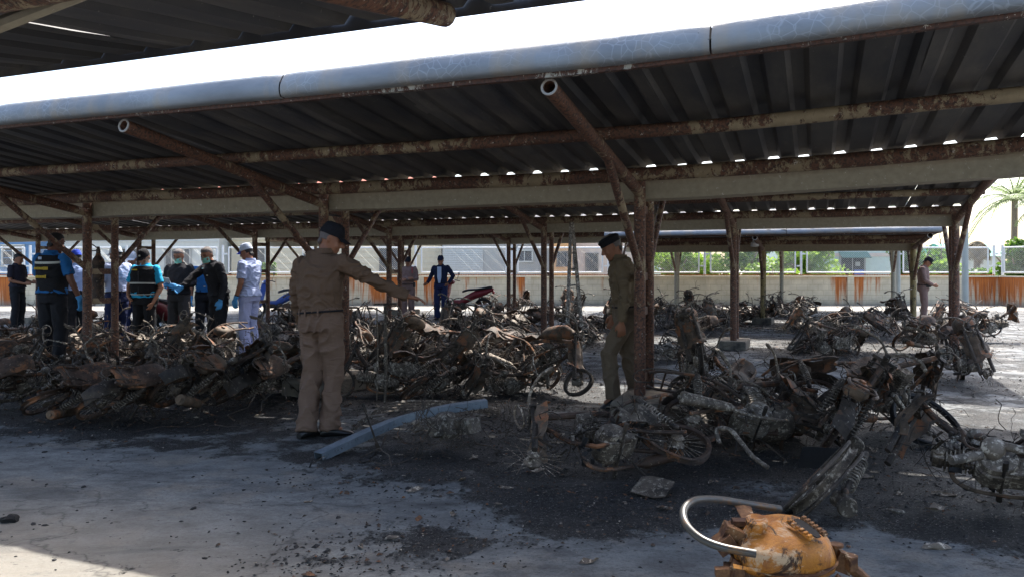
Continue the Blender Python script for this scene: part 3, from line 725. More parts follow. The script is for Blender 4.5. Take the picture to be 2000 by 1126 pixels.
# ------------------------------------------------------------------ burnt motorcycles
def helix(a, b, r, turns, k=9):
    a = Vector(a); b = Vector(b); u, w = basis(b - a); N = int(turns * k)
    return [a.lerp(b, i / N) + u * math.cos(2 * math.pi * i / k) * r + w * math.sin(2 * math.pi * i / k) * r for i in range(N + 1)]
def ringpts(c, r, axis='y', k=28, a0=0, a1=360, e=1):
    out = []
    for i in range(k + 1):
        t = R(a0 + (a1 - a0) * i / k); out.append((c[0] + math.cos(t) * r, c[1], c[2] + math.sin(t) * r * e))
    return out
def wheel_mb(c, r, rnd, bent=.0):
    m = MB(); k = 30
    prof = [(-.028, r), (-.022, r + .012), (-.016, r - .006), (0, r - .016), (.016, r - .006), (.022, r + .012), (.028, r), (.02, r - .022), (-.02, r - .022)]
    rings = []
    for i in range(k):
        t = 2 * math.pi * i / k; bb = bent * math.sin(2 * t + 1)
        rings.append([Vector((c[0] + math.cos(t) * rr, c[1] + y + bb, c[2] + math.sin(t) * rr)) for y, rr in prof])
    rings.append(rings[0]); m.loft(rings, False)
    return m
def spokes_mb(c, r, rnd, cast=False):
    m = MB()
    if cast:
        for i in range(6):
            t = 2 * math.pi * i / 6 + .3; d = Vector((math.cos(t), 0, math.sin(t))); m.bar(Vector(c) + d * .05, Vector(c) + d * (r - .015), .03, .018)
    else:
        for i in range(30):
            if rnd.random() < .12: continue
            t = 2 * math.pi * i / 30; s = 1 if i % 2 else -1; t2 = t + s * .9
            m.tube([(c[0] + math.cos(t2) * .035, c[1] + .03 * s, c[2] + math.sin(t2) * .035), (c[0] + math.cos(t) * (r - .012), c[1], c[2] + math.sin(t) * (r - .012))], .0022, 3, False)
    m.lathe((c[0], c[1] - .055, c[2]), (0, 1, 0), [(0, .02), (.01, .05), (.03, .062), (.045, .045), (.07, .03), (.09, .045), (.11, .03)], 14)
    return m
def coil_shock(m_s, m_c, a, b, r=.03, turns=9):
    a = Vector(a); b = Vector(b)
    m_c.tube(helix(a.lerp(b, .12), a.lerp(b, .8), r, turns, 8), .0055, 4)
    m_s.tube([a, a.lerp(b, .3), a.lerp(b, .301), b], [.017, .017, .012, .012], 8); m_s.ell(a, (.024, .024, .024), 8, 6); m_s.tube([a.lerp(b, .78), a.lerp(b, 1)], .024, 8)
def tangle(m, c, sp, n, rnd, r=.004, L=.35, up=.2):
    for _ in range(n):
        p = Vector((c[0] + rnd.uniform(-1, 1) * sp[0], c[1] + rnd.uniform(-1, 1) * sp[1], c[2] + rnd.uniform(-1, 1) * sp[2])); pts = [p]; d = Vector((rnd.gauss(0, 1), rnd.gauss(0, 1), rnd.gauss(0, .7))).normalized()
        for k in range(5):
            d = (d + Vector((rnd.gauss(0, .5), rnd.gauss(0, .5), rnd.gauss(-.1, .45)))).normalized(); p = p + d * L / 5 * rnd.uniform(.6, 1.3); pts.append(p)
        m.tube(pts, r * rnd.uniform(.6, 1.5), 4, False)
def shard(m, c, s, rnd):
    u = Vector((rnd.gauss(0, 1), rnd.gauss(0, 1), rnd.gauss(0, .5))).normalized(); w = u.orthogonal().normalized(); q = u.cross(w); g = []
    for i in range(4):
        g.append([tuple(Vector(c) + u * (i / 3 - .5) * s * 2 + w * (j / 3 - .5) * s * rnd.uniform(.8, 1.2) + q * (rnd.uniform(-.15, .15) * s + .25 * s * math.sin(i))) for j in range(4)])
    m.sheet(g, .003)
def make_bike(seed, style='cub', amp=.035, miss=()):
    rnd = random.Random(seed); parts = []
    def add(nm, mb, mat, ang=40, wa=1): parts.append((nm, mb, mat, ang, wa))
    rw = .235 if style != 'scooter' else .17; R_ = rw + .0
    RA = Vector((-.60, 0, R_)); FA = Vector((.62, 0, R_ + .01))
    cast = False
    add('front_rim', wheel_mb(FA, rw, rnd, .01), 'charred_steel'); add('front_hub', spokes_mb(FA, rw, rnd, cast), 'ash_grey')
    add('rear_rim', wheel_mb(RA, rw, rnd, .01), 'charred_rust'); add('rear_hub', spokes_mb(RA, rw, rnd, cast), 'ash_grey')
    st = rnd.uniform(-.25, .25)
    fk = MB()
    for y in (-.075, .075):
        fk.tube([(.405, y, .80), (.50, y, .52)], .017, 8); fk.tube([(.485, y, .56), FA + Vector((0, y, 0))], .023, 8)
    fk.bar((.40, -.10, .80), (.40, .10, .80), .05, .025); fk.bar((.43, -.10, .68), (.43, .10, .68), .05, .03); fk.tube([(.36, 0, .86), (.44, 0, .66)], .026, 10)
    add('fork', fk, 'charred_steel')
    hb = MB(); hb.tube(spline([(.22, .33 + .03 * st, .93), (.30, .25, .95), (.37, .10, .93), (.385, 0, .86), (.37, -.10, .93), (.30, -.25, .95 + .05 * st), (.22, -.33, .93)], 4), .0115, 7)
    hb.tube([(.23, .32, .93), (.27, .28, .945)], .017, 8); hb.tube([(.23, -.32, .93), (.27, -.28, .945)], .017, 8); hb.tube([(.29, .25, .96), (.36, .30, .99), (.36, .38, 1.0)], .005, 5)
    if rnd.random() < .6: hb.tube([(.30, .24, .96), (.28, .29, 1.12), (.27, .33, 1.17)], .005, 5)
    add('handlebar', hb, 'ash_grey')
    hl = MB(); hl.tube(ringpts((0, 0, 0), .085, 'y', 18), .008, 5); rot = Matrix.Rotation(R(90), 3, 'Z') ; hl.warp(lambda p: rot @ p + Vector((.50, 0, .82)))
    hl.tube(ringpts((0, 0, 0), .06, 'y', 14), .004, 4) if False else hl.tube([(.41, -.07, .80), (.50, -.08, .82)], .006, 5); hl.tube([(.41, .07, .80), (.50, .08, .82)], .006, 5); add('headlight_ring', hl, 'ash_grey')
    fr = MB()
    if style == 'cub':
        fr.tube(spline([(.40, 0, .76), (.30, 0, .60), (.12, 0, .47), (-.10, 0, .44), (-.22, 0, .48)], 3), .027, 8)
    else:
        fr.tube(spline([(.40, 0, .80), (.20, 0, .76), (-.05, 0, .70), (-.25, 0, .66)], 3), .026, 8); fr.tube([(.40, 0, .70), (.26, 0, .42), (.15, .06, .20), (-.15, .06, .20)], .018, 7)
    for y in (-.105, .105):
        fr.tube(spline([(-.10, y * .5, .46), (-.24, y, .58), (-.42, y, .67), (-.75, y, .73), (-.86, y * .7, .75)], 3), .014, 7)
        fr.tube([(-.20, y, .34), (-.30, y, .52), (-.48, y, .68)], .013, 6)
    for x, z in ((-.3, .61), (-.5, .69), (-.72, .725)): fr.tube([(x, -.105, z), (x, .105, z)], .010, 6)
    fr.bar((-.15, -.05, .42), (-.21, -.05, .28), .012, .09); fr.bar((-.15, .05, .42), (-.21, .05, .28), .012, .09)
    add('frame', fr, 'charred_rust')
    en = MB()
    en.lathe((-.02, -.13, .285), (0, 1, 0), [(0, .05), (.012, .095), (.05, .11), (.055, .125), (.2, .125), (.205, .11), (.25, .10), (.262, .06)], 20)
    en.lathe((-.17, -.10, .27), (0, 1, 0), [(0, .03), (.02, .075), (.18, .075), (.2, .04)], 14)
    en.box((-.09, 0, .25), (.2, .17, .12))
    for k in range(7): en.tube([(0 + math.cos(k * .9) * .1 - .02, -.137, .285 + math.sin(k * .9) * .1), (math.cos(k * .9) * .1 - .02, -.118, .285 + math.sin(k * .9) * .1)], .011, 6)
    if style == 'cub':
        for k in range(7): en.box((.12 + k * .024, 0, .33), (.009, .15 - .006 * abs(k - 3), .14))
        en.box((.20, 0, .33), (.16, .09, .09)); en.box((.31, 0, .335), (.06, .12, .12)); en.lathe((.31, -.08, .335), (0, 1, 0), [(0, .03), (.005, .04), (.155, .04), (.16, .03)], 12)
    else:
        for k in range(8): en.box((.04, 0, .40 + k * .024), (.15, .15 - .005 * abs(k - 4), .009))
        en.box((.04, 0, .49), (.1, .09, .16)); en.box((.04, 0, .61), (.13, .13, .06))
    add('engine', en, rnd.choice(['burnt_alloy', 'ash_grey', 'ash_grey']), 30)
    cb = MB(); cb.tube([(.24, .0, .40), (.22, .02, .47), (.12, .02, .52)], .018, 7); cb.ell((.1, .02, .53), (.045, .035, .045), 10, 7); cb.lathe((.1, .02, .44), (0, 0, 1), [(0, .02), (.01, .028), (.06, .028)], 10)
    add('carburettor', cb, 'burnt_alloy')
    sw = MB()
    for y in (-.09, .09): sw.tube([(-.18, y, .32), (-.40, y, .27), RA + Vector((0, y, 0)), RA + Vector((-.05, y, 0))], .017, 7)
    sw.tube([(-.18, -.1, .32), (-.18, .1, .32)], .02, 8); add('swingarm', sw, 'charred_rust')
    sh = MB(); co = MB()
    for y in (-.135, .135): coil_shock(sh, co, RA + Vector((.03, y, .02)), (-.47, y, .66), .031, 10)
    add('shock_absorber', sh, 'charred_steel'); add('shock_spring', co, 'burnt_alloy', 60)
    ex = MB(); ex.tube(spline([(.22, -.03, .28), (.20, -.08, .20), (.05, -.13, .15), (-.18, -.15, .17), (-.32, -.17, .22)], 3), .016, 8)
    ex.lathe((-.30, -.175, .215), (-.95, -.03, .22), [(0, .02), (.05, .042), (.34, .052), (.42, .055), (.44, .048), (.445, .02)], 14)
    ex.lathe((-.72, -.188, .313), (-.95, -.03, .22), [(0, .018), (.03, .018)], 10); add('exhaust', ex, rnd.choice(['scorched_tank', 'charred_rust', 'ash_grey']))
    tk = MB()
    if style == 'cub':
        rings = [[Vector((x, math.copysign(abs(math.cos(t)) ** .6, math.cos(t)) * w * .5, .60 + zc + math.copysign(abs(math.sin(t)) ** .6, math.sin(t)) * h * .5)) for t in [2 * math.pi * j / 14 for j in range(14)]] for x, w, h, zc in ((-.58, .10, .06, .02), (-.55, .17, .11, .01), (-.42, .20, .14, 0), (-.28, .19, .13, 0), (-.22, .15, .10, 0), (-.19, .06, .04, 0))]
        tk.loft(rings); tk.lathe((-.34, 0, .66), (0, 0, 1), [(0, .034), (.02, .034), (.022, .03)], 12)
    else:
        rings = [[Vector((x, math.copysign(abs(math.cos(t)) ** .7, math.cos(t)) * w * .5, .80 + zc + math.copysign(abs(math.sin(t)) ** .7, math.sin(t)) * h * .5)) for t in [2 * math.pi * j / 16 for j in range(16)]] for x, w, h, zc in ((.36, .06, .06, .02), (.33, .16, .14, .02), (.22, .26, .20, .03), (.08, .27, .20, .02), (-.06, .22, .15, -.01), (-.14, .12, .07, -.03))]
        tk.loft(rings); tk.lathe((.2, 0, .925), (0, 0, 1), [(0, .04), (.02, .04), (.022, .034)], 12)
    add('fuel_tank', tk, 'scorched_tank')
    if rnd.random() < .75:
        se = MB(); g = []
        for i in range(9):
            x = -.16 - i * .085; wd = .10 + .03 * math.sin(i / 8 * math.pi); g.append([(x, y * wd, .74 + .035 * math.sin(i * .9) - abs(y) ** 2 * .045 + rnd.uniform(-.008, .008)) for y in (-1, -.6, 0, .6, 1)])
        se.sheet(g, .004); add('seat_pan', se, 'charred_rust', 30, 1.6)
    fd = MB(); g = []
    for i in range(10):
        t = R(20 + i * 15); g.append([(RA.x + math.cos(t) * (rw + .06), y, RA.z + math.sin(t) * (rw + .06) - abs(y) * .25) for y in (-.07, -.035, .035, .07)])
    if rnd.random() < .6: fd.sheet(g, .003); add('rear_fender', fd, 'charred_steel', 30, 1.6)
    rk = MB(); 
    for y in (-.08, .08): rk.tube(spline([(-.55, y, .73), (-.72, y, .80), (-.95, y * .8, .80), (-1.0, 0, .80)], 2), .007, 5)
    rk.tube([(-.8, -.08, .80), (-.8, .08, .80)], .006, 5)
    if rnd.random() < .7: add('rear_rack', rk, 'charred_steel')
    ft = MB(); ft.tube([(-.05, -.24, .17), (-.05, .24, .17)], .010, 6); ft.tube([(-.05, -.24, .17), (-.05, -.16, .17)], .018, 7); ft.tube([(-.05, .24, .17), (-.05, .16, .17)], .018, 7)
    ft.tube([(-.18, .10, .2), (-.24, .17, .03), (-.30, .17, .02)], .009, 5); ft.tube([(-.18, -.10, .2), (-.24, -.17, .03)], .009, 5); add('footrest', ft, 'charred_steel')
    wr = MB(); tangle(wr, (.0, 0, .42), (.45, .13, .18), 46, rnd, .0030, .32); tangle(wr, (.36, 0, .72), (.08, .12, .12), 18, rnd, .0026, .26); tangle(wr, (-.5, 0, .45), (.28, .15, .2), 22, rnd, .003, .25); add('loose_wiring', wr, 'charred_steel', 180)
    sc = MB()
    for _ in range(18): shard(sc, (rnd.uniform(-.35, .25), rnd.uniform(-.10, .10), rnd.uniform(.18, .5)), rnd.uniform(.015, .045), rnd)
    add('melted_panel', sc, 'soot_black', 20)
    for nm_, (cx, cz), (sx_, sz_), mt in (('front_cowl', (.42, .55), (.15, .22), 'scorched_tank'), ('side_cowl', (-.35, .45), (.26, .13), 'ash_grey')):
        cw = MB(); g = []
        for i in range(8):
            u = i / 7 * 2 - 1; row = []
            for j in range(7):
                v = j / 6 * 2 - 1; e = 1 - .25 * rnd.random() * (abs(u) > .8 or abs(v) > .8)
                if nm_ == 'front_cowl': p = Vector((cx + .10 - .12 * v * v - .1 * u, v * .15 * e, cz + u * sz_ * e))
                else: p = Vector((cx + u * sx_ * e, .13 + .03 * (1 - u * u), cz + v * sz_ * e))
                row.append(p + nz3(p, 7, seed + 2) * .05 + nz3(p, 18, seed) * .015)
            g.append(row)
        cw.sheet(g, .0035); add(nm_, cw, mt, 25, 1.5)
    gb = MB()
    for _ in range(46):
        c = Vector((rnd.uniform(-.45, .40), rnd.uniform(-.11, .11), 0)); c.z = rnd.uniform(.2, .48) + .25 * max(0, c.x); ro = Euler((rnd.uniform(0, 3), rnd.uniform(0, 3), rnd.uniform(0, 3))).to_matrix(); q = rnd.random()
        if q < .35: gb.box(c, (rnd.uniform(.01, .05), rnd.uniform(.01, .04), rnd.uniform(.006, .02)), ro)
        elif q < .6: gb.lathe(c, ro @ Vector((0, 0, 1)), [(0, .008), (.004, rnd.uniform(.012, .028)), (rnd.uniform(.012, .03), rnd.uniform(.010, .024)), (.035, .008)], 8)
        elif q < .85: gb.bar(c, c + ro @ Vector((0, rnd.uniform(.06, .2), 0)), rnd.uniform(.008, .022), .005)
        else: gb.tube([c, c + ro @ Vector((.05, 0, .02)), c + ro @ Vector((.10, .03, 0))], .007, 5)
    add('small_fittings', gb, rnd.choice(['ash_grey', 'charred_steel', 'burnt_alloy']), 30)
    for nm, mb, mat, ang, wa in parts:
        mb.warp(lambda p: p + nz3(p, 1.6, seed) * amp * wa + nz3(p, 6, seed + 9) * amp * (.5 if nm in ('fuel_tank', 'seat_pan', 'rear_fender') else .2) * wa + Vector((0, 0, -.03 * max(0, .3 - abs(p.x)) * 0)))
    meshes = [(nm, mb.mesh(nm, mat, True, ang), [Vector(v) for v in mb.v[::7]]) for nm, mb, mat, ang, wa in parts if nm not in miss]
    return meshes
PROTO = None
CHAR = []
def pose_bike(proto, label, px, py, heading, lean=0, pitch=0, skip=(), group=None, sink=.015, scale=.88, steer=None, name='burnt_motorcycle', loc=None):
    g = loc or G(px, py)
    M = Matrix.Rotation(R(heading), 4, 'Z') @ Matrix.Rotation(R(lean), 4, 'X') @ Matrix.Rotation(R(pitch), 4, 'Y') @ Matrix.Scale(scale, 4)
    M3 = M.to_3x3(); lo = 1e9; cx = cy = 0; n = 0
    for nm, me, vs in proto:
        if nm in skip: continue
        for v in vs:
            q = M3 @ v; lo = min(lo, q.z); cx += q.x; cy += q.y; n += 1
    cx /= n; cy /= n
    r = bpy.data.objects.new(name, None); COL.objects.link(r); r.empty_display_size = .1
    r.matrix_world = Matrix.Translation(Vector((g.x - cx, g.y - cy, -lo - sink))) @ M
    r['label'] = label; r['category'] = 'motorcycle wreck'
    if group: r['group'] = group
    for nm, me, vs in proto:
        if nm in skip: continue
        o = bpy.data.objects.new(nm, me); COL.objects.link(o); o.parent = r
        if nm in ('loose_wiring', 'melted_panel', 'small_fittings'): o['kind'] = 'stuff'
    return r
ONE = [   # single ones the label can point at
 # proto, px, py, heading, lean, pitch, skip, label
 (0, 190, 812, 74, 56, 0, ('front_rim',), 'burnt motorcycle tipped over at the front left, its dull round silencer towards the camera'),
 (4, 300, 818, 70, 52, 0, ('exhaust',), 'burnt motorcycle with pale coil springs between two tipped ones at front left'),
 (2, 425, 812, 76, 50, 0, (), 'burnt motorcycle leaning beside the pointing officer, third of the tipped row at front left'),
 (5, 45, 795, 66, 58, 0, ('headlight_ring',), 'burnt motorcycle lying at the left edge in front of the man in the vest'),
 (3, 525, 785, 80, 54, 0, ('exhaust', 'fuel_tank'), 'burnt motorcycle lying just left of the pointing officer and his concrete block'),
 (1, 400, 718, 240, -22, -8, ('rear_rim',), 'tall burnt motorcycle heap with rusty frame in front of the man in white trousers'),
 (6, 1190, 925, 200, 68, 4, ('front_rim', 'rear_fender', 'seat_pan', 'fuel_tank'), 'burnt motorcycle lying with exposed engine in front of the footing of the nearest brown column'),
 (7, 1352, 800, 262, 10, -24, ('rear_fender', 'seat_pan'), 'burnt motorcycle on its tail with rust edged headlight shell beside the nearest brown column'),
 (3, 1440, 880, 12, -58, 6, ('front_rim', 'seat_pan', 'fuel_tank'), 'burnt motorcycle lying flat with pale crumpled fuel tank, right of the nearest brown column'),
 (4, 1490, 812, 160, 52, 0, ('headlight_ring', 'front_cowl', 'side_cowl'), 'burnt motorcycle with bent bars sticking up behind the crumpled fuel tank'),
 (5, 1665, 890, 60, 30, -4, ('front_rim', 'front_hub', 'seat_pan'), 'burnt motorcycle leaning with bright coil spring and slanting grey wheel rim behind the orange tank'),
 (6, 1725, 842, 25, 30, 0, ('fuel_tank', 'front_rim', 'front_hub'), 'burnt motorcycle with rusty handlebar and front wheel lying flat at the right'),
 (1, 1995, 990, 150, 48, 0, ('front_rim', 'front_hub', 'handlebar'), 'burnt motorcycle with a rusty tipped handlebar cut by the right edge of the photo'),
 (7, 1885, 748, 255, 12, -4, ('front_rim', 'rear_rack'), 'burnt motorcycle with pale ash covered fork at the foot of the right carport post'),
 (2, 1925, 668, 8, 20, 0, ('front_rim', 'front_hub', 'rear_rim', 'fork', 'handlebar', 'headlight_ring'), 'burnt motorcycle with a rusty box shaped tail right of the right carport post'),
 (0, 1815, 688, 20, 32, 0, (), 'burnt motorcycle with whole spoked wheel left of the right carport post'),
 (5, 880, 668, 265, -12, -6, (), 'burnt motorcycle with ring shaped headlight rim in front of the navy jacketed man'),
 (6, 800, 742, 245, -22, -6, ('rear_fender',), 'burnt motorcycle with a pale tilted fuel tank right of the thin upright pipe'),
 (4, 940, 748, 238, -26, -8, (), 'burnt motorcycle with rust coloured seat tray above the grey bent channel'),
 (7, 1050, 765, 320, -34, 0, (), 'burnt motorcycle with dark curved fender at the right end of the middle pile'),
 (2, 715, 735, 300, -28, 0, (), 'burnt motorcycle catching white light right behind the pointing officer'),
 (3, 1108, 648, 262, -4, -14, (), 'tall burnt motorcycle standing upright against the leaning ladder'),
 (0, 1200, 655, 250, -10, -10, (), 'burnt motorcycle with mirror stalk upright behind the stepping officer'),
 (5, 1750, 640, 262, 6, -6, (), 'burnt motorcycle standing upright beside the far officer in brown'),
 (1, 1385, 640, 255, 8, 0, (), 'burnt motorcycle with arched screen bracket just left of the brown post on the small block'),
]
MANY = []    # (label, group, [(px, py)...])
MANY.append(('blackened motorcycle wreck in the tangled pile around the legs of the officials at left', 'pile at left',
   [(10, 700), (75, 712), (150, 705), (232, 715), (300, 708), (350, 735), (20, 668), (105, 672), (200, 668), (275, 664), (110, 760), (150, 752), (250, 765), (370, 765), (465, 762), (575, 735), (560, 765), (20, 745)]))
MANY.append(('blackened motorcycle wreck in the low dark pile between the man in white trousers and the pointing officer', 'low pile behind the pointing officer',
   [(530, 668), (572, 655), (545, 690), (600, 690), (590, 640), (636, 655)]))
MANY.append(('blackened motorcycle wreck in the middle pile between the pointing officer and the stepping officer', 'middle pile',
   [(760, 770), (865, 775), (905, 722), (990, 735), (1030, 715), (850, 715), (770, 712), (700, 705), (960, 690), (1010, 772), (1075, 725), (740, 690)]))
MANY.append(('blackened motorcycle wreck in the second row behind the middle pile', 'second row of wrecks',
   [(700, 655), (745, 660), (785, 650), (830, 655), (925, 655), (960, 640), (1000, 650), (1030, 640), (905, 640), (985, 665), (1100, 676), (1145, 668), (1235, 650), (1165, 645), (940, 668)]))
MANY.append(('blackened motorcycle wreck in the far row before the wall between the nearest column and the dark post', 'far row of wrecks',
   [(1285, 618), (1320, 624), (1350, 628), (1345, 645), (1420, 638), (1460, 622), (1475, 632), (1505, 612), (1400, 618), (1300, 640), (1440, 616), (1380, 655)]))
MANY.append(('blackened motorcycle wreck in the right hand pile between the dark post and the far officer', 'right hand pile',
   [(1555, 640), (1590, 648), (1625, 640), (1660, 648), (1690, 640), (1570, 685), (1615, 695), (1655, 688), (1785, 672), (1530, 618), (1560, 622), (1600, 668), (1720, 658), (1855, 655)]))
MANY.append(('blackened motorcycle wreck in the tangle beside the crumpled tank right of the nearest column', 'near right tangle',
   [(1395, 845), (1525, 852), (1300, 700)]))
MANY.append(('blackened motorcycle wreck beyond the second row, at the foot of the thin posts near the wall', 'wrecks near the wall',
   [(1010, 612), (1050, 615), (1075, 622), (950, 615), (1830, 625), (1270, 606), (1130, 620)]))
def all_char():
    rnd = random.Random(3)
    for e in ONE: g = G(e[1], e[2]); CHAR.append((g.x, g.y, 1.15, .85))
    for lb, gr, pts in MANY:
        for (x, y) in pts: g = G(x, y); CHAR.append((g.x, g.y, 1.2, .85))
    for (px, py, r, w) in ((1150, 1000, .55, .9), (1000, 950, .6, .75), (850, 1060, .42, .62), (1750, 960, .8, 1), (1850, 1000, .7, .9), (1250, 980, .6, 1), (1880, 930, .6, .9), (700, 930, .5, .5), (880, 880, .9, .95), (620, 1090, .4, .35), (1450, 1000, .5, .8), (1000, 830, 1.1, .8), (1050, 870, .9, .85), (1150, 890, .9, .9)):
        g = G(px, py); CHAR.append((g.x, g.y, r, w))
LAND = [('the man in the blue polo and vest', 102, 10.3), ('the left pair of brown posts', 190, 10.4), ('the turquoise sleeved man', 283, 12.1), ('the man holding papers', 350, 12.9), ('the man in white trousers', 487, 12.1),
        ('the pointing officer', 628, 6.5), ('the thin upright pipe', 752, 7.9), ('the navy jacketed man', 861, 20.6), ('the second row post pair', 1068, 14.7), ('the leaning ladder', 1120, 13.2), ('the stepping officer', 1210, 7.6),
        ('the nearest brown column', 1258, 7.4), ('the brown post on its block', 1430, 12.9), ('the dark yellowed post', 1490, 19), ('the far right officer', 1803, 18.9), ('the right carport post', 1865, 12.0), ('the arms folded officer', 797, 20.2)]
USED = {}
def auto_label(px, Y, lean, sk):
    st = 'flattened' if abs(lean) > 52 else 'toppled' if abs(lean) > 36 else 'slumped' if abs(lean) > 20 else 'standing'
    ft = [q for q in (('without front wheel', 'front_rim' in sk), ('without handlebar', 'handlebar' in sk), ('without rear wheel', 'rear_rim' in sk), ('with its tank still on', 'fuel_tank' not in sk), ('with bare seat tray', 'seat_pan' not in sk)) if q[1]]
    c = sorted(LAND, key=lambda l: abs(l[1] - px) + 28 * abs(l[2] - Y))
    opts = []
    for nm, lx, lY in c[:4]:
        dx = px - lx; dy = Y - lY; r = ('far ' if abs(dx) > 110 else '') + ('left' if dx < 0 else 'right') + ' of' if abs(dx) > 28 else ''
        d = 'behind' if dy > .9 else 'in front of' if dy < -.9 else ''
        rel = {('', ''): 'at the foot of'}.get((r, d)) or (d if not r else (('behind and ' if d == 'behind' else 'in front and ' if d else '') + r))
        for f in ([q[0] for q in ft[:2]] or ['']) + ['']: opts.append(' '.join(f'{st} blackened motorcycle wreck {f} {rel} {nm}'.split()))
    for o in opts:
        if o not in USED and len(o.split()) <= 16: USED[o] = 1; return o
    return opts[0]
def build_bikes():
    global PROTO
    PROTO = [make_bike(11, 'cub'), make_bike(23, 'cub', .05), make_bike(37, 'cub', .045), make_bike(41, 'classic', .04), make_bike(53, 'cub', .03), make_bike(67, 'cub', .055), make_bike(79, 'classic', .05), make_bike(83, 'scooter', .05)]
    for (p, px, py, h, ln, pt, sk, lb) in ONE: pose_bike(PROTO[p], lb, px, py, h, ln, pt, sk)
    rnd = random.Random(5); opt = [('headlight_ring', .3), ('rear_fender', .6), ('front_rim', .5), ('seat_pan', .65), ('rear_rack', .5), ('fuel_tank', .72), ('rear_rim', .4), ('handlebar', .2), ('exhaust', .3), ('front_cowl', .5), ('side_cowl', .6)]
    for lb, gr, pts in MANY:
        for (x, y) in pts:
            base = rnd.choice([68, 68, 248, 248, 248, 200, 30]); sk = [q for q, pr in opt if rnd.random() < pr]
            ln = rnd.choice([1, 1, -1]) * rnd.choice([rnd.uniform(10, 30), rnd.uniform(35, 60), rnd.uniform(50, 78)])
            pose_bike(rnd.choice(PROTO), auto_label(x, G(x, y).y, ln, sk), x, y, base + rnd.uniform(-24, 24), ln, rnd.uniform(-10, 8), sk, gr, rnd.uniform(.04, .16), rnd.uniform(.74, .86))

# ------------------------------------------------------------------ debris
def build_debris():
    rnd = random.Random(12)
    def scatter(name, mat, n, smin, smax, flat, label_pts, ymax=24):
        mb = MB(); cnt = 0
        while cnt < n:
            sx, sy, sr, sw = rnd.choice(CHAR)
            if sy > ymax: continue
            x = sx + rnd.gauss(0, .6) * sr; y = sy + rnd.gauss(0, .6) * sr
            if y < 2.4: continue
            s = rnd.uniform(smin, smax) * (1 if rnd.random() < .95 else 2.0) * (1 if y > 6.5 else .62); k = len(mb.v); a = rnd.uniform(0, 6.28); z0 = .004
            u = Vector((math.cos(a), math.sin(a), rnd.uniform(-.3, .3))) * s; w = Vector((-math.sin(a), math.cos(a), rnd.uniform(-.3, .3))) * s * rnd.uniform(.25, .8); h = Vector((0, 0, s * flat * rnd.uniform(.4, 1.2)))
            c = Vector((x, y, z0 + s * .12))
            for q in (c - u, c + w, c + u * rnd.uniform(.6, 1), c - w * rnd.uniform(.6, 1), c + h): mb.v.append(tuple(q))
            mb.f += [(k, k + 3, k + 4), (k + 3, k + 2, k + 4), (k + 2, k + 1, k + 4), (k + 1, k, k + 4), (k, k + 1, k + 2, k + 3)]; cnt += 1
        o = mb.build(name, mat, None, False); stuff(o); return o
    o = scatter('charred_debris', 'soot_black', 30000, .006, .026, .45, None); o['label'] = 'black charred crumbs scattered around the wrecks'; 
    o = scatter('rusty_debris', 'charred_rust', 9000, .006, .032, .5, None); o['label'] = 'small rusty and brown scraps scattered on the ground'
    o = scatter('ash_flakes', 'burnt_alloy', 9000, .004, .018, .3, None); o['label'] = 'pale ash and metal flakes scattered on the ground'
    # long wires and scraps lying about
    mb = MB()
    for _ in range(420):
        sx, sy, sr, sw = rnd.choice(CHAR); x = sx + rnd.gauss(0, .5); y = sy + rnd.gauss(0, .5)
        if y < 5.4 or y > 16: continue
        tangle(mb, (x, y, .05), (.1, .1, .04), 1, rnd, .005, rnd.uniform(.3, .9))
    mb.warp(lambda p: Vector((p.x, p.y, max(.006, p.z * .6))))
    o = stuff(mb.build('burnt_wire', 'charred_steel', None)); o['label'] = 'thin burnt wires strewn between the wrecks'
    mb = MB()
    for _ in range(330):
        sx, sy, sr, sw = rnd.choice(CHAR); x = sx + rnd.gauss(0, .5); y = sy + rnd.gauss(0, .45)
        if y < 3.0 or y > 17: continue
        shard(mb, (x, y, .03), rnd.uniform(.02, .075), rnd)
    mb.warp(lambda p: Vector((p.x, p.y, max(.004, abs(p.z - .03) * .45))))
    o = stuff(mb.build('sheet_scraps', 'ash_grey', None, True, 20)); o['label'] = 'crumpled sheet metal scraps lying on the burnt ground'
    # small lumps on the bare slab at lower left
    mb = MB()
    for _ in range(150):
        px = rnd.uniform(-100, 1350); py = rnd.uniform(880, 1120); g = G(px, py); s = rnd.uniform(.003, .010) * (1 if rnd.random() < .9 else 1.6)
        mb.ell((g.x, g.y, s * .2), (s * rnd.uniform(.8, 2), s, s * .45), 5, 4, Matrix.Rotation(rnd.uniform(0, 3), 3, 'Z'))
    mb.warp(lambda p: p + nz3(p, 60) * .004)
    o = stuff(mb.build('soot_lumps', 'soot_black', None, False)); o['label'] = 'little soot lumps on the bare slab at the lower left'

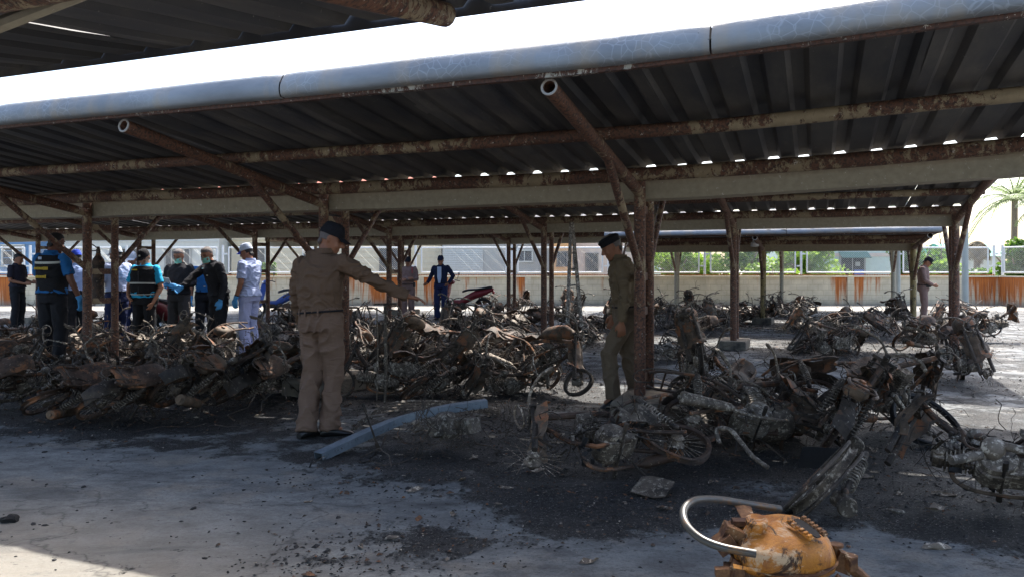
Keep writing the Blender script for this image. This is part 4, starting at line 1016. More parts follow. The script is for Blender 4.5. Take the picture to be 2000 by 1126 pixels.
# ------------------------------------------------------------------ single objects
def build_props():
    rnd = random.Random(77)
    # rusty fuel tank with looped rail in the foreground
    c = W(1530, 1075, 2.86); t = thing('fuel_tank', 'rusty orange motorcycle fuel tank with round cap in the sunlit foreground', 'fuel tank', (c.x, c.y, 0), R(-8))
    KT = .93
    RT = Matrix.Rotation(R(13), 3, 'X'); pv = Vector((0, 0, .36))
    def tilt(mm): mm.warp(lambda p: RT @ (p - pv) + pv); return mm
    m = MB(); N = 26
    def sec(x, w, d, zc, h):
        return [Vector((x, math.copysign(abs(math.cos(a)) ** .8, math.cos(a)) * w, zc + math.copysign(abs(math.sin(a)) ** .75, math.sin(a)) * h)) for a in [2 * math.pi * j / N for j in range(N)]]
    m.loft([sec(*q) for q in ((-.190, .02, 0, .350, .012), (-.183, .065, 0, .350, .036), (-.160, .108, 0, .352, .055), (-.115, .135, 0, .356, .070), (-.06, .148, 0, .362, .080), (0, .148, 0, .368, .084), (.05, .138, 0, .368, .082), (.10, .122, 0, .362, .076), (.140, .10, 0, .352, .066), (.165, .075, 0, .342, .050), (.180, .04, 0, .334, .03), (.184, .015, 0, .330, .012))])
    m.warp(lambda p: p + Vector((0, 0, -.020 * math.exp(-((p.x - .07) ** 2 + (p.y + .02) ** 2) / .0022) - .012 * math.exp(-((p.x + .02) ** 2 + (p.y + .12) ** 2) / .002))) + nz3(p, 14, 5) * .006)
    fl_ = MB(); N2 = 40; rg = []
    for q in range(N2 + 1):
        an = 2 * math.pi * q / N2; rr_ = (1.0 + .05 * math.sin(5 * an)); rg.append([(-.005 + math.cos(an) * .196 * s_, math.copysign(abs(math.sin(an)) ** .85, math.sin(an)) * .162 * s_, .345 + .003 * math.sin(7 * an)) for s_ in (.90, 1.0)])
    fl_.sheet(rg, .004); tilt(fl_).build('seam_rim', 'tank_rust_dark', t)
    m.warp(lambda p: p + nz3(p, 7, 2) * .006)
    tilt(m).build('tank_shell', 'tank_rust', t)
    m = MB(); m.lathe((-.10, .0, .418), (0, 0, 1), [(0, .047), (.012, .040), (.014, .036), (.034, .036), (.036, .040), (.052, .040), (.056, .034), (.056, .028), (.050, .02)], 22); tilt(m).build('filler_cap', 'tank_rust', t)
    for s in (0, 1):
        m = MB(); a_ = Vector((.015 + s * .055, .01 + s * .028, .463)); b_ = a_ + Vector((.062, -.095, -.012))
        m.bar(a_, b_, .020, .007)
        for k in range(6): c_ = a_.lerp(b_, .08 + k * .165); m.box(c_ + Vector((0, 0, .006)), (.017, .010, .009), Matrix.Rotation(.58, 3, 'Z'))
        tilt(m).build('toothed_strip', 'tank_rust_dark' if s else 'tank_rust', t, False)
    m = MB(); g = []
    for i in range(7):
        c_ = Vector((.045, .025, .4635)).lerp(Vector((.105, -.072, .452)), i / 6); w_ = .016 * math.sin(math.pi * (i + .5) / 7) + .004; g.append([c_ + Vector((x * w_, x * w_ * .5, .0)) for x in (-1, 0, 1)])
    m.sheet(g, .004); tilt(m).build('slot_shade', 'soot_black', t)  # black sheet painted as the shaded inside of the slot
    m = MB(); m.tube([(.19, -.01, .30), (-.19, -.06, .30)], .01, 6); m.sheet([[(-.20 + i * .04, -.125 - .01 * math.sin(i), .335 - .004 * i), (-.20 + i * .04, -.14, .325 - .004 * i)] for i in range(9)], .003); m.build('seam_flange', 'tank_rust', t)
    # subframe carrying the tank: bracket, rail, frame tube
    m = MB()
    m.tube(spline([(.14, .02, .33), (.22, -.02, .31), (.30, -.05, .25), (.42, -.10, .15), (.55, -.14, .05)], 4), .022, 9); m.tube([(.16, -.1, .30), (.3, -.14, .2), (.5, -.2, .03)], .014, 7)
    for x, z in ((.19, .37), (.235, .335)): m.lathe((x, 0, z - .04), (0, 0, 1), [(0, .012), (.04, .012), (.041, .026), (.05, .026)], 10)
    m.box((.21, -.01, .32), (.06, .05, .07), Matrix.Rotation(.4, 3, 'Y')); m.box((.225, -.04, .33), (.03, .05, .05), Matrix.Rotation(.3, 3, 'Z'))
    m.tube([(-.18, -.09, .33), (-.24, -.10, .22), (-.2, -.05, .02)], .016, 7); m.tube([(-.16, .08, .3), (-.2, .1, .15), (-.12, .08, .02)], .014, 7); m.box((-.19, -.08, .27), (.07, .05, .09)); m.box((-.235, -.11, .30), (.05, .03, .03)); m.box((-.03, -.02, .23), (.34, .18, .05))
    m.tube([(.1, .0, .24), (.12, .05, .02)], .02, 7); m.warp(lambda p: p + nz3(p, 12, 4) * .006); m.build('subframe', 'tank_rust_dark', t)
    inv = Matrix.Rotation(R(8), 3, 'Z')
    def loc(px, py, Y): return inv @ (W(px, py, Y) - Vector((c.x, c.y, 0)))
    m = MB(); gl = [loc(1434, 984, 3.07), loc(1441, 998, 3.03), loc(1450, 1014, 2.98), loc(1456, 1030, 2.92)]; gr_ = [loc(1466, 987, 3.09), loc(1470, 999, 3.05), loc(1476, 1012, 3.0), loc(1484, 1026, 2.94)]
    m.sheet([[gl[i], gl[i].lerp(gr_[i], .5) + Vector((0, -.006, .004)), gr_[i]] for i in range(4)], .004); m.build('rail_plate', 'tank_rust_dark', t)
    m = MB(); m.box((-.185, .0, .40), (.075, .085, .06), Matrix.Rotation(.4, 3, 'Y')); m.box((-.215, -.02, .375), (.05, .10, .07), Matrix.Rotation(.9, 3, 'Y')); m.box((-.15, .03, .435), (.06, .05, .02))
    for k in range(4): m.lathe((-.205 + .02 * (k % 2), -.04 + .03 * k, .42), (-.3, 0, 1), [(0, .010), (.012, .010), (.014, .006)], 7)
    m.warp(lambda p: p + nz3(p, 15, 6) * .006); m.build('bracket', 'tank_rust_dark', t)
    m = MB(); m.tube(spline([loc(1524, 993, 3.14), loc(1465, 984, 3.1), loc(1405, 975, 3.04), loc(1358, 976, 2.98), loc(1336, 994, 2.9), loc(1340, 1022, 2.82), loc(1368, 1050, 2.76), loc(1412, 1068, 2.72), loc(1476, 1080, 2.70)], 6), .0145, 12); m.build('grab_rail', 'chrome_scorched', t)
    # handlebar end with yellowish tube, right
    # galvanised channel, bent, and the strips under it
    a, b, d_ = G(622, 896), W(760, 828, 6.15), G(948, 812)
    m = MB(); pts = [Vector((a.x, a.y, .02)), b, W(850, 802, 6.1), W(950, 786, 6.2)]
    ps = spline(pts, 5); rings = []
    for i, p in enumerate(ps):
        d = (ps[min(i + 1, len(ps) - 1)] - ps[max(i - 1, 0)]).normalized(); s = d.cross(Vector((0, 0, 1))).normalized(); up = s.cross(d)
        rings.append([p + s * x + up * z for x, z in ((-.045, -.03), (-.045, .03), (.045, .03), (.045, -.03), (.041, -.03), (.041, .026), (-.041, .026), (-.041, -.03))])
    m.loft(rings); base = a.copy(); m.warp(lambda p: p - Vector((base.x, base.y, 0)))
    o = m.build('steel_channel', 'channel_steel', None, loc=(base.x, base.y, 0)); tag(o, 'bent blue grey steel channel lying across the rubble in front of the middle pile', 'steel channel')
    m = MB()
    for k in range(4):
        p0 = W(668 + 14 * k, 862 - 12 * k, 6.4 + .05 * k); pp = spline([p0, W(720 + 10 * k, 812 - 7 * k, 6.7), W(850, 800 - 5 * k, 7.0), W(975, 812 - 4 * k, 7.2)], 5)
        m.sheet([[tuple(Vector((p.x, p.y, max(.01, p.z))) + Vector((0, .02, .006 * nz(p, 4, k)))), tuple(Vector((p.x, p.y, max(.01, p.z))) + Vector((.02, .06, .012)))] for p in pp], .004)
    m.build('aluminium_strip', 'ash_grey', None); tag(bpy.data.objects['aluminium_strip'], 'dull bent aluminium strips curving over the rubble behind the blue grey channel', 'metal strips')
    # crumpled wheel hub and engine lumps in front
    for (px, py, pr, hd, ln, lb) in ((890, 880, 3, 30, 80, 'burnt engine block with ragged rusty casing under the right half of the bent channel'), (795, 890, 0, 120, 70, 'small dark engine hub lying in the soot left of the ragged engine block')):
        ms = [q for q in PROTO[pr] if q[0] in (('engine', 'carburettor', 'loose_wiring') if pr == 3 else ('rear_hub', 'footrest'))]
        r = pose_bike(ms, lb, px, py, hd, ln, 20, (), None, .01, .8, name='engine_block'); r['category'] = 'engine'
    # upright thin pipe with collars, and a second rod
    for px, Y, z1, rr, lb in ((752, 7.9, 1.02, .016, 'thin upright pale pipe standing in the middle pile below the pointing hand'), (736, 8.1, .98, .008, 'thin dark rod left of the thin upright pale pipe')):
        m = MB(); m.tube([(0, 0, 0), (.01, 0, .5), (0, 0, z1)], rr, 8)
        if rr > .01:
            for z in (.2, .42, .7, .92): m.tube([(.005, 0, z), (.005, 0, z + .04)], rr * 1.5, 8)
            m.tube([(-.12, 0, z1), (.12, .02, z1 + .01)], .010, 6)
        o = m.build('upright_pipe', 'ash_grey', None, loc=(W(px, 0, Y).x, Y, 0)); tag(o, lb, 'pipe')
    # leaning aluminium ladder in the second row
    Y = 13.2; t = thing('ladder', 'scorched aluminium ladder leaning between the piles right of the middle column pair', 'ladder', (W(1122, 0, Y).x, Y, 0))
    r1 = MB(); r1.bar((-.14, 0, .0), (-.02, .5, 2.2), .06, .03); r1.build('stile', 'burnt_alloy', t, False)
    r2 = MB(); r2.bar((.16, 0, .0), (.0, .5, 2.2), .06, .03); r2.build('stile', 'burnt_alloy', t, False)
    for k in range(7): z = .25 + k * .28; q = z / 2.2; m = MB(); m.tube([(-.14 + .12 * q, .5 * q, z), (.16 - .16 * q, .5 * q, z)], .015, 6); m.build('rung', 'burnt_alloy', t)
    # burnt cylinder fixed between the left column pair
    p = W(192, 0, 10.45); t = thing('gas_cylinder', 'scorched narrow cylinder with valve hanging between the two left posts', 'cylinder', (p.x, p.y, .93), 0)
    m = MB(); m.lathe((0, 0, 0), (0, 0, 1), [(0, .06), (.02, .083), (.03, .075), (.50, .075), (.52, .083), (.58, .07), (.63, .035), (.66, .03)], 16); m.build('cylinder_shell', 'charred_rust', t)
    m = MB(); m.lathe((0, 0, .66), (0, 0, 1), [(0, .028), (.05, .03), (.06, .02), (.09, .02)], 10); m.tube([(0, 0, .72), (-.08, 0, .78), (-.13, 0, .80)], .008, 6); m.tube([(0, 0, .70), (-.09, 0, .69)], .008, 6); m.build('valve', 'charred_steel', t)
    m = MB(); m.tube(ringpts((0, 0, 0), .082, 'y', 16), .008, 5); m.warp(lambda q: Vector((q.x, q.z, .36))); m.build('clamp', 'peeling_paint', t)
    m = MB(); m.tube(ringpts((0, 0, 0), .082, 'y', 16), .008, 5); m.warp(lambda q: Vector((q.x, q.z, .04))); m.bar((-.2, 0, .04), (.2, 0, .04), .02, .02); m.build('clamp', 'peeling_paint', t)
    # burnt number plate on the slanting wreck
    g = W(1600, 893, 5.0); m = MB(); m.sheet([[(x * .13, .006 * math.sin(x * 5 + z * 3), z * .075) for z in (-1, -.3, .4, 1)] for x in (-1, -.5, 0, .5, 1)], .003)
    o = m.build('burnt_plate', 'soot_black', None, loc=g); o.rotation_euler = (R(14), R(4), R(6)); tag(o, 'blackened square plate hanging from the wreck behind the orange tank', 'plate'); g2 = g
    # tail spring standing out
    sh = MB(); co = MB(); a_, b_ = W(1650, 960, 4.35), W(1690, 885, 4.75); coil_shock(sh, co, a_, b_, .04, 10); base = Vector((a_.x, a_.y, 0))
    t = thing('coil_shock', 'large coil spring shock absorber slanting beside the grey wheel rim at lower right', 'shock absorber', base)
    sh.warp(lambda p: p - base); co.warp(lambda p: p - base); sh.build('damper', 'charred_steel', t); co.build('spring', 'burnt_alloy', t, True, 60)
    m = MB(); q = W(1648, 985, 4.32) - base; m.lathe(q + Vector((0, -.06, 0)), (0.05, 1, .05), [(0, .01), (.0, .052), (.02, .058), (.04, .045), (.1, .04), (.15, .05)], 18); m.tube([q, a_ - base], .02, 8); m.build('hub', 'ash_grey', t)
    # slanting rim pair
    ma = wheel_mb((0, 0, 0), .255, rnd, .012); mb2 = MB(); mb2.tube(ringpts((0, .045, 0), .262, 'y', 34), .010, 7, False); mb2.tube(ringpts((0, -.045, 0), .262, 'y', 34), .010, 7, False)
    rot = Vector((.66, -.40, -.64)).to_track_quat('Y', 'Z').to_matrix(); cc = W(1608, 938, 4.35)
    t = thing('wheel_rim', 'double grey wheel rim slanting upwards behind the end of the looped rail', 'wheel rim', cc); ma.warp(lambda p: rot @ p); mb2.warp(lambda p: rot @ p)
    ma.build('rim', 'ash_grey', t); mb2.build('tyre_wire', 'charred_steel', t); sp = spokes_mb((0, 0, 0), .25, rnd); sp.warp(lambda p: rot @ p); sp.build('spokes', 'charred_steel', t)['kind'] = 'stuff'
    # the bare front wheel lying almost flat, still on its fork
    par = [o for o in bpy.data.objects if o.get('label', '').startswith('burnt motorcycle with rusty handlebar and front wheel')][0]
    m = wheel_mb((0, 0, 0), .26, rnd, .02); g = G(1808, 862); o = m.build('flat_wheel', 'soot_black', par); o.matrix_parent_inverse = par.matrix_world.inverted()
    o.location = (g.x, g.y, .17); o.rotation_euler = (R(-52), 0, R(10)); spokes_mb((0, 0, 0), .25, rnd).build('hub', 'charred_steel', o)
    o = MB(); o.tube([W(1745, 770, 5.9), W(1800, 850, 6.2)], .022, 8); o.tube([W(1762, 765, 6.0), W(1815, 846, 6.25)], .022, 8); o = o.build('fork_leg', 'ash_grey', par); o.matrix_parent_inverse = par.matrix_world.inverted(); o['kind'] = 'stuff'
    # pale fork shaft to it
    # handlebar with burnt yellow grips, far right
    g = G(1935, 960); t = thing('loose_handlebar', 'thick scorched handlebar with yellowed left end poking in from the right edge', 'handlebar', (g.x, g.y, 0))
    q = lambda px, py, Y: W(px, py, Y) - Vector((g.x, g.y, 0))
    m = MB(); m.tube([q(1858, 898, 4.0), q(1915, 888, 4.05)], [.024, .026], 10); m.build('grip', 'burnt_alloy', t)
    m = MB(); m.tube(spline([q(1912, 889, 4.05), q(1945, 872, 4.1), q(1975, 872, 4.0), q(2020, 886, 3.9)], 4), .024, 10); m.ell(q(1940, 876, 4.05), (.06, .05, .06), 10, 8); m.warp(lambda p: p + nz3(p, 18) * .012); m.build('bar_tube', 'burnt_alloy', t)
    m = MB(); m.tube(spline([q(1885, 850, 4.3), q(1878, 838, 4.35), q(1888, 868, 4.3), q(1920, 880, 4.15)], 4), .008, 6); m.tube([q(1915, 880, 4.15), q(1917, 860, 4.15)], .006, 5); m.ell(q(1914, 852, 4.15), (.035, .012, .022), 8, 6); m.build('lever', 'charred_rust', t)
    # pale cement pieces and blocks, other loose bits
    for px, py, s, lb in ((1830, 1070, .075, 'flat pale scrap on the bare ground at lower right'), (765, 1055, .035, 'small pale tan scrap in the soot at bottom centre'), (1750, 1000, .05, 'small pale lump of melted metal in the soot left of the right edge wreck')):
        m = MB(); g = G(px, py); m.ell((0, 0, .006), (s, s * .45, s * .18), 10, 6); m.warp(lambda p: p + nz3(p, 22, px) * .018); o = m.build('pale_scrap', 'burnt_alloy', None, loc=(g.x, g.y, .005)); tag(o, lb, 'scrap')
    m = MB(); g = G(18, 1018); m.ell((0, 0, .012), (.05, .03, .02), 14, 10); m.warp(lambda p: p + nz3(p, 40) * .022); o = m.build('charred_lump', 'soot_black', None, loc=(g.x, g.y, 0)); tag(o, 'charred black lump at the left edge of the bare slab', 'charred lump')
    m = MB(); g = G(1275, 965); m.sheet([[(x * .11, y * .1, .02 + .01 * math.sin(x * 3 + y * 2) + .03 * (y + 1)) for y in (-1, -.3, .4, 1)] for x in (-1, -.4, .3, 1)], .004); o = m.build('sheet_scrap', 'ash_grey', None, loc=(g.x, g.y, 0)); o.rotation_euler = (0, 0, -.5); tag(o, 'flat grey sheet scrap in front of the lying engine near the brown column', 'sheet scrap')
    # looping hoses over the near right pile
    m = MB(); base = G(1490, 900)
    q = lambda px, py, Y: W(px, py, Y) - Vector((base.x, base.y, 0))
    m.tube(spline([q(1405, 865, 5.3), q(1400, 838, 5.35), q(1425, 838, 5.3), q(1445, 860, 5.2), q(1470, 890, 5.1), q(1500, 912, 5.0)], 5), .016, 9)
    o = m.build('exhaust_pipe', 'ash_grey', None, loc=(base.x, base.y, 0)); tag(o, 'curved grey exhaust pipe looping over the pile right of the nearest brown column', 'exhaust pipe')
    # the two big scorched tanks of the near right pile
    for px, py, Y, s, rz, ry, mat, lb in ((1325, 826, 5.85, 1.0, 20, 10, 'scorched_tank', 'scorched olive grey fuel tank with black hole beside the nearest brown column'), (1500, 828, 5.9, 1.1, -15, -12, 'ash_grey', 'pale crumpled fuel tank shell with rusty holes, centre of the near right pile')):
        c_ = W(px, py, Y); t = thing('fuel_tank', lb, 'fuel tank', (c_.x, c_.y, c_.z), R(rz)); m = MB()
        m.loft([[Vector((x * s, math.cos(a) * w * s, math.copysign(abs(math.sin(a)) ** .8, math.sin(a)) * h * s)) for a in [2 * math.pi * j / 20 for j in range(20)]] for x, w, h in ((-.17, .05, .05), (-.155, .1, .095), (-.12, .115, .11), (-.02, .12, .12), (.08, .12, .115), (.14, .10, .10), (.17, .05, .05))])
        ro = Matrix.Rotation(R(ry), 3, 'Y'); m.warp(lambda p: ro @ (p + nz3(p, 5, px) * .03)); m.build('tank_shell', mat, t)
        m = MB(); m.lathe((-.06 * s, -.115 * s, .0), (-.25, -1, .1), [(0, .052), (.012, .052), (.016, .042), (.010, .03)], 16); m.build('filler_ring', 'charred_rust', t)
        m = MB(); m.lathe((-.06 * s, -.122 * s, .0), (-.25, -1, .1), [(0, .03), (.008, .026)], 9); m.build('filler_shade', 'soot_black', t)  # black disc stands in for the shade inside the filler opening
        m = MB(); m.tube([(-.1, 0, -.08), (-.12, .0, -c_.z)], .016, 6); m.tube([(.1, 0, -.08), (.1, .05, -c_.z)], .016, 6); m.build('mounting_stay', 'charred_rust', t)['kind'] = 'stuff'
    # security lamp hanging in the third row
    m = MB(); Y = 17.5; m.lathe((0, 0, -.05), (0, 0, 1), [(0, .03), (.01, .09), (.09, .085), (.12, .05), (.2, .03)], 14); p = W(1474, 478, Y); o = m.build('lamp', 'plastic_white', None, loc=p); tag(o, 'small white lamp hanging under the third row gutter', 'lamp')
    m = MB(); m.tube([(0, 0, 0), (0, 0, .16)], .008, 5)
    # rusty wheel trim behind; exhaust rod long curve
    m = MB(); base = G(1050, 840); q = lambda px, py, Y: W(px, py, Y) - Vector((base.x, base.y, 0)); m.tube(spline([q(1010, 790, 6.9), q(1040, 800, 6.8), q(1062, 822, 6.7), q(1074, 856, 6.4)], 5), .010, 6); o = m.build('bent_rod', 'scorched_tank', None, loc=(base.x, base.y, 0)); tag(o, 'thin bent brown rod curving to the ground beside the middle pile', 'rod')

# ------------------------------------------------------------------ intact scooters by the wall
def scooter(label, px, Y, heading, paint, plate=False):
    g = Vector((W(px, 0, Y).x, Y, 0)); t = thing('parked_scooter', label, 'motor scooter', g, R(heading), None)
    def whl(x):
        m = MB(); m.tube(ringpts((x, 0, .27), .235, 'y', 24), .042, 8, False); w = m.build('wheel', 'rubber', t)
        m = MB(); m.lathe((x, -.03, .27), (0, 1, 0), [(0, .05), (.06, .05)], 10)
        for k in range(5): a = k * 1.257; m.bar((x, 0, .27), (x + math.cos(a) * .21, 0, .27 + math.sin(a) * .21), .03, .03)
        m.build('rim', 'chrome', w)
    whl(.63); whl(-.60)
    m = MB(); m.loft([[Vector((x + (z - .6) * -.25, y * w, z)) for (x, y) in ((.46, -1), (.54, -.5), (.57, 0), (.54, .5), (.46, 1), (.42, 0))] for z, w in ((.30, .07), (.45, .15), (.65, .17), (.85, .12), (.95, .08))]); m.build('leg_shield', paint, t)
    m = MB(); m.loft([[Vector((x, math.cos(a) * w, zc + math.sin(a) * h)) for a in [2 * math.pi * j / 12 for j in range(12)]] for x, w, zc, h in ((.30, .05, .42, .06), (.1, .07, .40, .08), (-.1, .11, .50, .12), (-.35, .14, .62, .12), (-.65, .12, .70, .09), (-.90, .04, .78, .04))]); m.build('body', paint, t)
    m = MB(); m.loft([[Vector((x, math.cos(a) * w, zc + max(-.02, math.sin(a) * .045))) for a in [2 * math.pi * j / 12 for j in range(12)]] for x, w, zc in ((.02, .05, .70), (-.15, .12, .75), (-.45, .13, .77), (-.80, .09, .83), (-.86, .03, .83))]); m.build('seat', 'seat_vinyl', t)
    m = MB(); m.tube(spline([(.22, .34, 1.0), (.30, .18, 1.03), (.34, 0, .98), (.30, -.18, 1.03), (.22, -.34, 1.0)], 3), .014, 7); h = m.build('handlebar', 'plastic_black', t)
    for y in (.3, -.3):
        m = MB(); m.tube([(.27, y * .8, 1.03), (.25, y, 1.18)], .005, 5); m.ell((.25, y * 1.15, 1.22), (.015, .06, .04), 8, 6); m.build('mirror', 'plastic_black', h)
    m = MB(); m.ell((.36, 0, .98), (.10, .13, .08), 12, 8); m.build('headlight_cowl', paint, t)
    m = MB(); m.ell((.43, 0, .98), (.045, .07, .045), 10, 6); m.build('headlight', 'chrome', t)
    m = MB()
    for y in (-.07, .07): m.tube([(.42, y, .7), (.63, y, .27)], .02, 7)
    m.build('fork', 'chrome', t)
    m = MB(); m.lathe((.0, -.11, .30), (0, 1, 0), [(0, .06), (.02, .11), (.2, .11), (.22, .06)], 14); m.box((.18, 0, .33), (.2, .12, .12)); m.tube([(-.1, 0, .35), (-.60, .08, .27)], .02, 6); m.build('engine', 'charred_steel', t)
    m = MB(); m.lathe((-.30, -.16, .26), (-.95, 0, .2), [(0, .02), (.05, .045), (.4, .05), (.42, .03)], 12); m.build('exhaust', 'chrome', t)
    m = MB(); m.sheet([[(.63 + math.cos(R(q)) * .30, y, .27 + math.sin(R(q)) * .30) for y in (-.06, 0, .06)] for q in range(10, 171, 20)], .006); m.build('front_fender', paint, t)
    m = MB(); m.ell((-.90, 0, .70), (.04, .09, .05), 10, 6); m.build('tail_light', 'tail_red', t)
    if plate:
        m = MB(); m.box((-.96, 0, .50), (.008, .20, .16), Matrix.Rotation(R(12), 3, 'Y')); p_ = m.build('number_plate', 'number_plate', t, False)
        m = MB()
        for r_ in range(2):
            for k in range(4 - r_): m.box((-.966, -.06 + k * .04, .53 - r_ * .06), (.006, .018, .032), Matrix.Rotation(R(12), 3, 'Y'))
        m.build('plate_marks', 'plastic_black', p_, False)
    m = MB(); m.tube([(-.1, .08, .3), (-.14, .22, .02)], .01, 5); m.tube([(-.1, -.08, .3), (-.14, -.22, .02)], .01, 5); m.build('stand', 'plastic_black', t)
def build_scooters():
    scooter('blue and silver scooter parked by the stained wall left of the pointing officer', 545, 21.5, 215, 'paint_blue_gloss')
    scooter('red motor scooter with black seat parked behind the man in the navy jacket', 905, 22.0, 165, 'paint_red_gloss')
    scooter('red scooter seen from behind with a white number plate, between two of the officials', 325, 15.0, 95, 'paint_red_gloss', True)
# ------------------------------------------------------------------ people
def remesh(mb, voxel, smooth=3, fold=0, fscale=7, seed=0, stretch=(1, 1, 1)):
    me = bpy.data.meshes.new('tmp'); me.from_pydata(mb.v, [], mb.f); o = bpy.data.objects.new('tmp', me); COL.objects.link(o)
    md = o.modifiers.new('r', 'REMESH'); md.mode = 'VOXEL'; md.voxel_size = voxel; md.use_smooth_shade = True
    if smooth: s = o.modifiers.new('s', 'SMOOTH'); s.iterations = smooth; s.factor = .5
    dg = bpy.context.evaluated_depsgraph_get(); ev = o.evaluated_get(dg); out = bpy.data.meshes.new_from_object(ev)
    bpy.data.objects.remove(o); bpy.data.meshes.remove(me)
    if fold:
        nrm = [v.normal.copy() for v in out.vertices]
        for v, n in zip(out.vertices, nrm):
            p = Vector((v.co.x * stretch[0], v.co.y * stretch[1], v.co.z * stretch[2])) * fscale + Vector((seed * 3.1, 0, 0))
            w = noise.noise_vector(p * .6); f = 1 - abs(noise.noise(p + w * 1.2)) * 2
            v.co += n * fold * (f * f - .4)
    for p in out.polygons: p.use_smooth = True
    return out
def add_mesh(nm, me, mat, parent):
    me.materials.clear(); me.materials.append(MATS[mat]); me.name = nm; return link(nm, me, parent)
DEF = dict(pelvis=(0, 0, .95), waist=(0, .01, 1.10), chest=(0, 0, 1.30), neck=(0, -.02, 1.455), head=(0, .02, 1.60),
           shR=(.185, -.01, 1.41), elR=(.235, -.04, 1.13), wrR=(.25, .03, .88), hdR=(0, .15, -1),
           shL=(-.185, -.01, 1.41), elL=(-.235, -.04, 1.13), wrL=(-.25, .03, .88), hdL=(0, .15, -1),
           hiR=(.09, 0, .92), knR=(.10, .03, .50), anR=(.105, -.02, .09), toR=(.3, 1, 0),
           hiL=(-.09, 0, .92), knL=(-.10, .03, .50), anL=(-.105, -.02, .09), toL=(-.3, 1, 0))
TW = [(0.0, .155, .115), (.12, .172, .125), (.25, .168, .122), (.42, .150, .112), (.6, .162, .118), (.78, .182, .120), (.88, .170, .100), (.95, .105, .075), (1.0, .062, .058)]
def lerp_tab(tab, t):
    for a, b in zip(tab, tab[1:]):
        if t <= b[0]:
            k = (t - a[0]) / (b[0] - a[0]); return [x + (y - x) * k for x, y in zip(a[1:], b[1:])]
    return list(tab[-1][1:])
def torso(mb, J, inf, t0, t1, n=20, k=24, flare=0, fat=1.0):
    sp = [J['pelvis'] + Vector((0, 0, -.10)), J['pelvis'] + Vector((0, 0, .02)), J['waist'], J['chest'], J['neck'] + Vector((0, 0, .03))]
    rings = []
    for i in range(n + 1):
        t = t0 + (t1 - t0) * i / n; u = t * 4; j = min(3, int(u)); f = u - j
        ps = spline([sp[max(j - 1, 0)], sp[j], sp[j + 1], sp[min(j + 2, 4)]], 8); p = ps[8 + int(round(f * 8))] if j > 0 else sp[0].lerp(sp[1], f)
        hx = (J['hiR'] - J['hiL']).normalized(); sx = (J['shR'] - J['shL']).normalized(); lx = hx.lerp(sx, t).normalized()
        up = (sp[min(j + 1, 4)] - sp[j]).normalized(); dp = up.cross(lx).normalized(); lx = dp.cross(up)
        w, d = lerp_tab(TW, t); belly = fat if t < .65 else 1 + (fat - 1) * .4
        fl = flare * max(0, (t0 + .25 - t) / .25)
        w = w * (1 + (belly - 1) * .6) + inf + fl; d = d * belly + inf + fl
        rings.append([p + lx * (math.copysign(abs(math.cos(a)) ** .85, math.cos(a)) * w) + dp * (math.copysign(abs(math.sin(a)) ** .85, math.sin(a)) * d) for a in [2 * math.pi * q / k for q in range(k)]])
    mb.loft(rings)
def limb(mb, pts, rs, seg=12, k=4, t1=1.0):
    P_ = []; 
    for i in range(len(pts) - 1):
        for q in range(k):
            t = q / k; P_.append((pts[i].lerp(pts[i + 1], t), rs[i] + (rs[i + 1] - rs[i]) * t))
    P_.append((pts[-1], rs[-1])); n = max(2, int(round((len(P_) - 1) * t1)) + 1); P_ = P_[:n]
    mb.tube([p for p, r in P_], [r for p, r in P_], seg)
    mb.ell(P_[0][0], (P_[0][1],) * 3, seg, 8)
def hand(mb, wr, d, side, s=1.0, inf=0.0, curl=.5, spread=.0, palm_n=None, fl=1.0):
    d = Vector(d).normalized(); n = Vector(palm_n).normalized() if palm_n else Vector((-side, 0, 0)); n = (n - d * n.dot(d)); n = n.normalized() if n.length > .05 else d.orthogonal().normalized()
    x = d.cross(n).normalized()                                   # across the palm, towards the thumb if side fits
    th = x if (x.y > 0 or (abs(x.y) < .1 and x.z > 0)) else -x
    r = .0085 * s + inf
    rings = []
    for t, w, h in ((-.02, .024, .02), (.0, .027, .021), (.03, .038, .017), (.07, .043, .015), (.092, .041, .012)):
        rings.append([wr + d * t * s + th * (math.cos(a) * (w * s + inf)) + n * (math.sin(a) * (h * s + inf)) for a in [2 * math.pi * q / 14 for q in range(14)]])
    mb.loft(rings)
    for k, (off, L) in enumerate(((.031, .070), (.0105, .080), (-.0105, .074), (-.031, .058))):
        b = wr + d * .086 * s + th * off * s; dd = (d + th * (off * 4 * spread)).normalized(); pts = [b - d * .02 * s]; c = curl * (1 + .15 * k)
        p = b; a = 0; seg = [L * .45, L * .3, L * .25]
        pts.append(p.copy())
        for q in range(3):
            a += c * (.5, .9, .6)[q]; v = (dd * math.cos(a) + n * math.sin(a)); p = p + v * seg[q] * s * fl; pts.append(p.copy())
        mb.tube(pts, [r * 1.05, r * 1.1, r, r * .93, r * .75], 8)
    b = wr + d * .02 * s + th * .030 * s; v = (d * .75 + th * .65 + n * .25).normalized(); v2 = (d * .95 + th * .2 + n * .3).normalized()
    mb.tube([b - v * .01, b + v * .032 * s, b + v * .032 * s + v2 * .03 * s, b + v * .032 * s + v2 * .052 * s], [r * 1.5, r * 1.35, r * 1.15, r * .8], 8)
HT = [(-.122, .022, .072, .035), (-.110, .042, .088, .01), (-.085, .055, .092, -.03), (-.055, .063, .092, -.065), (-.02, .069, .091, -.085), (.015, .073, .090, -.097), (.05, .075, .088, -.099), (.08, .069, .078, -.09), (.102, .052, .058, -.072), (.116, .026, .028, -.042)]
def head_xf(J, yaw, pitch, roll=0):
    return Matrix.Translation(J['head']) @ Matrix.Rotation(R(yaw), 4, 'Z') @ Matrix.Rotation(R(pitch), 4, 'X') @ Matrix.Rotation(R(roll), 4, 'Y')
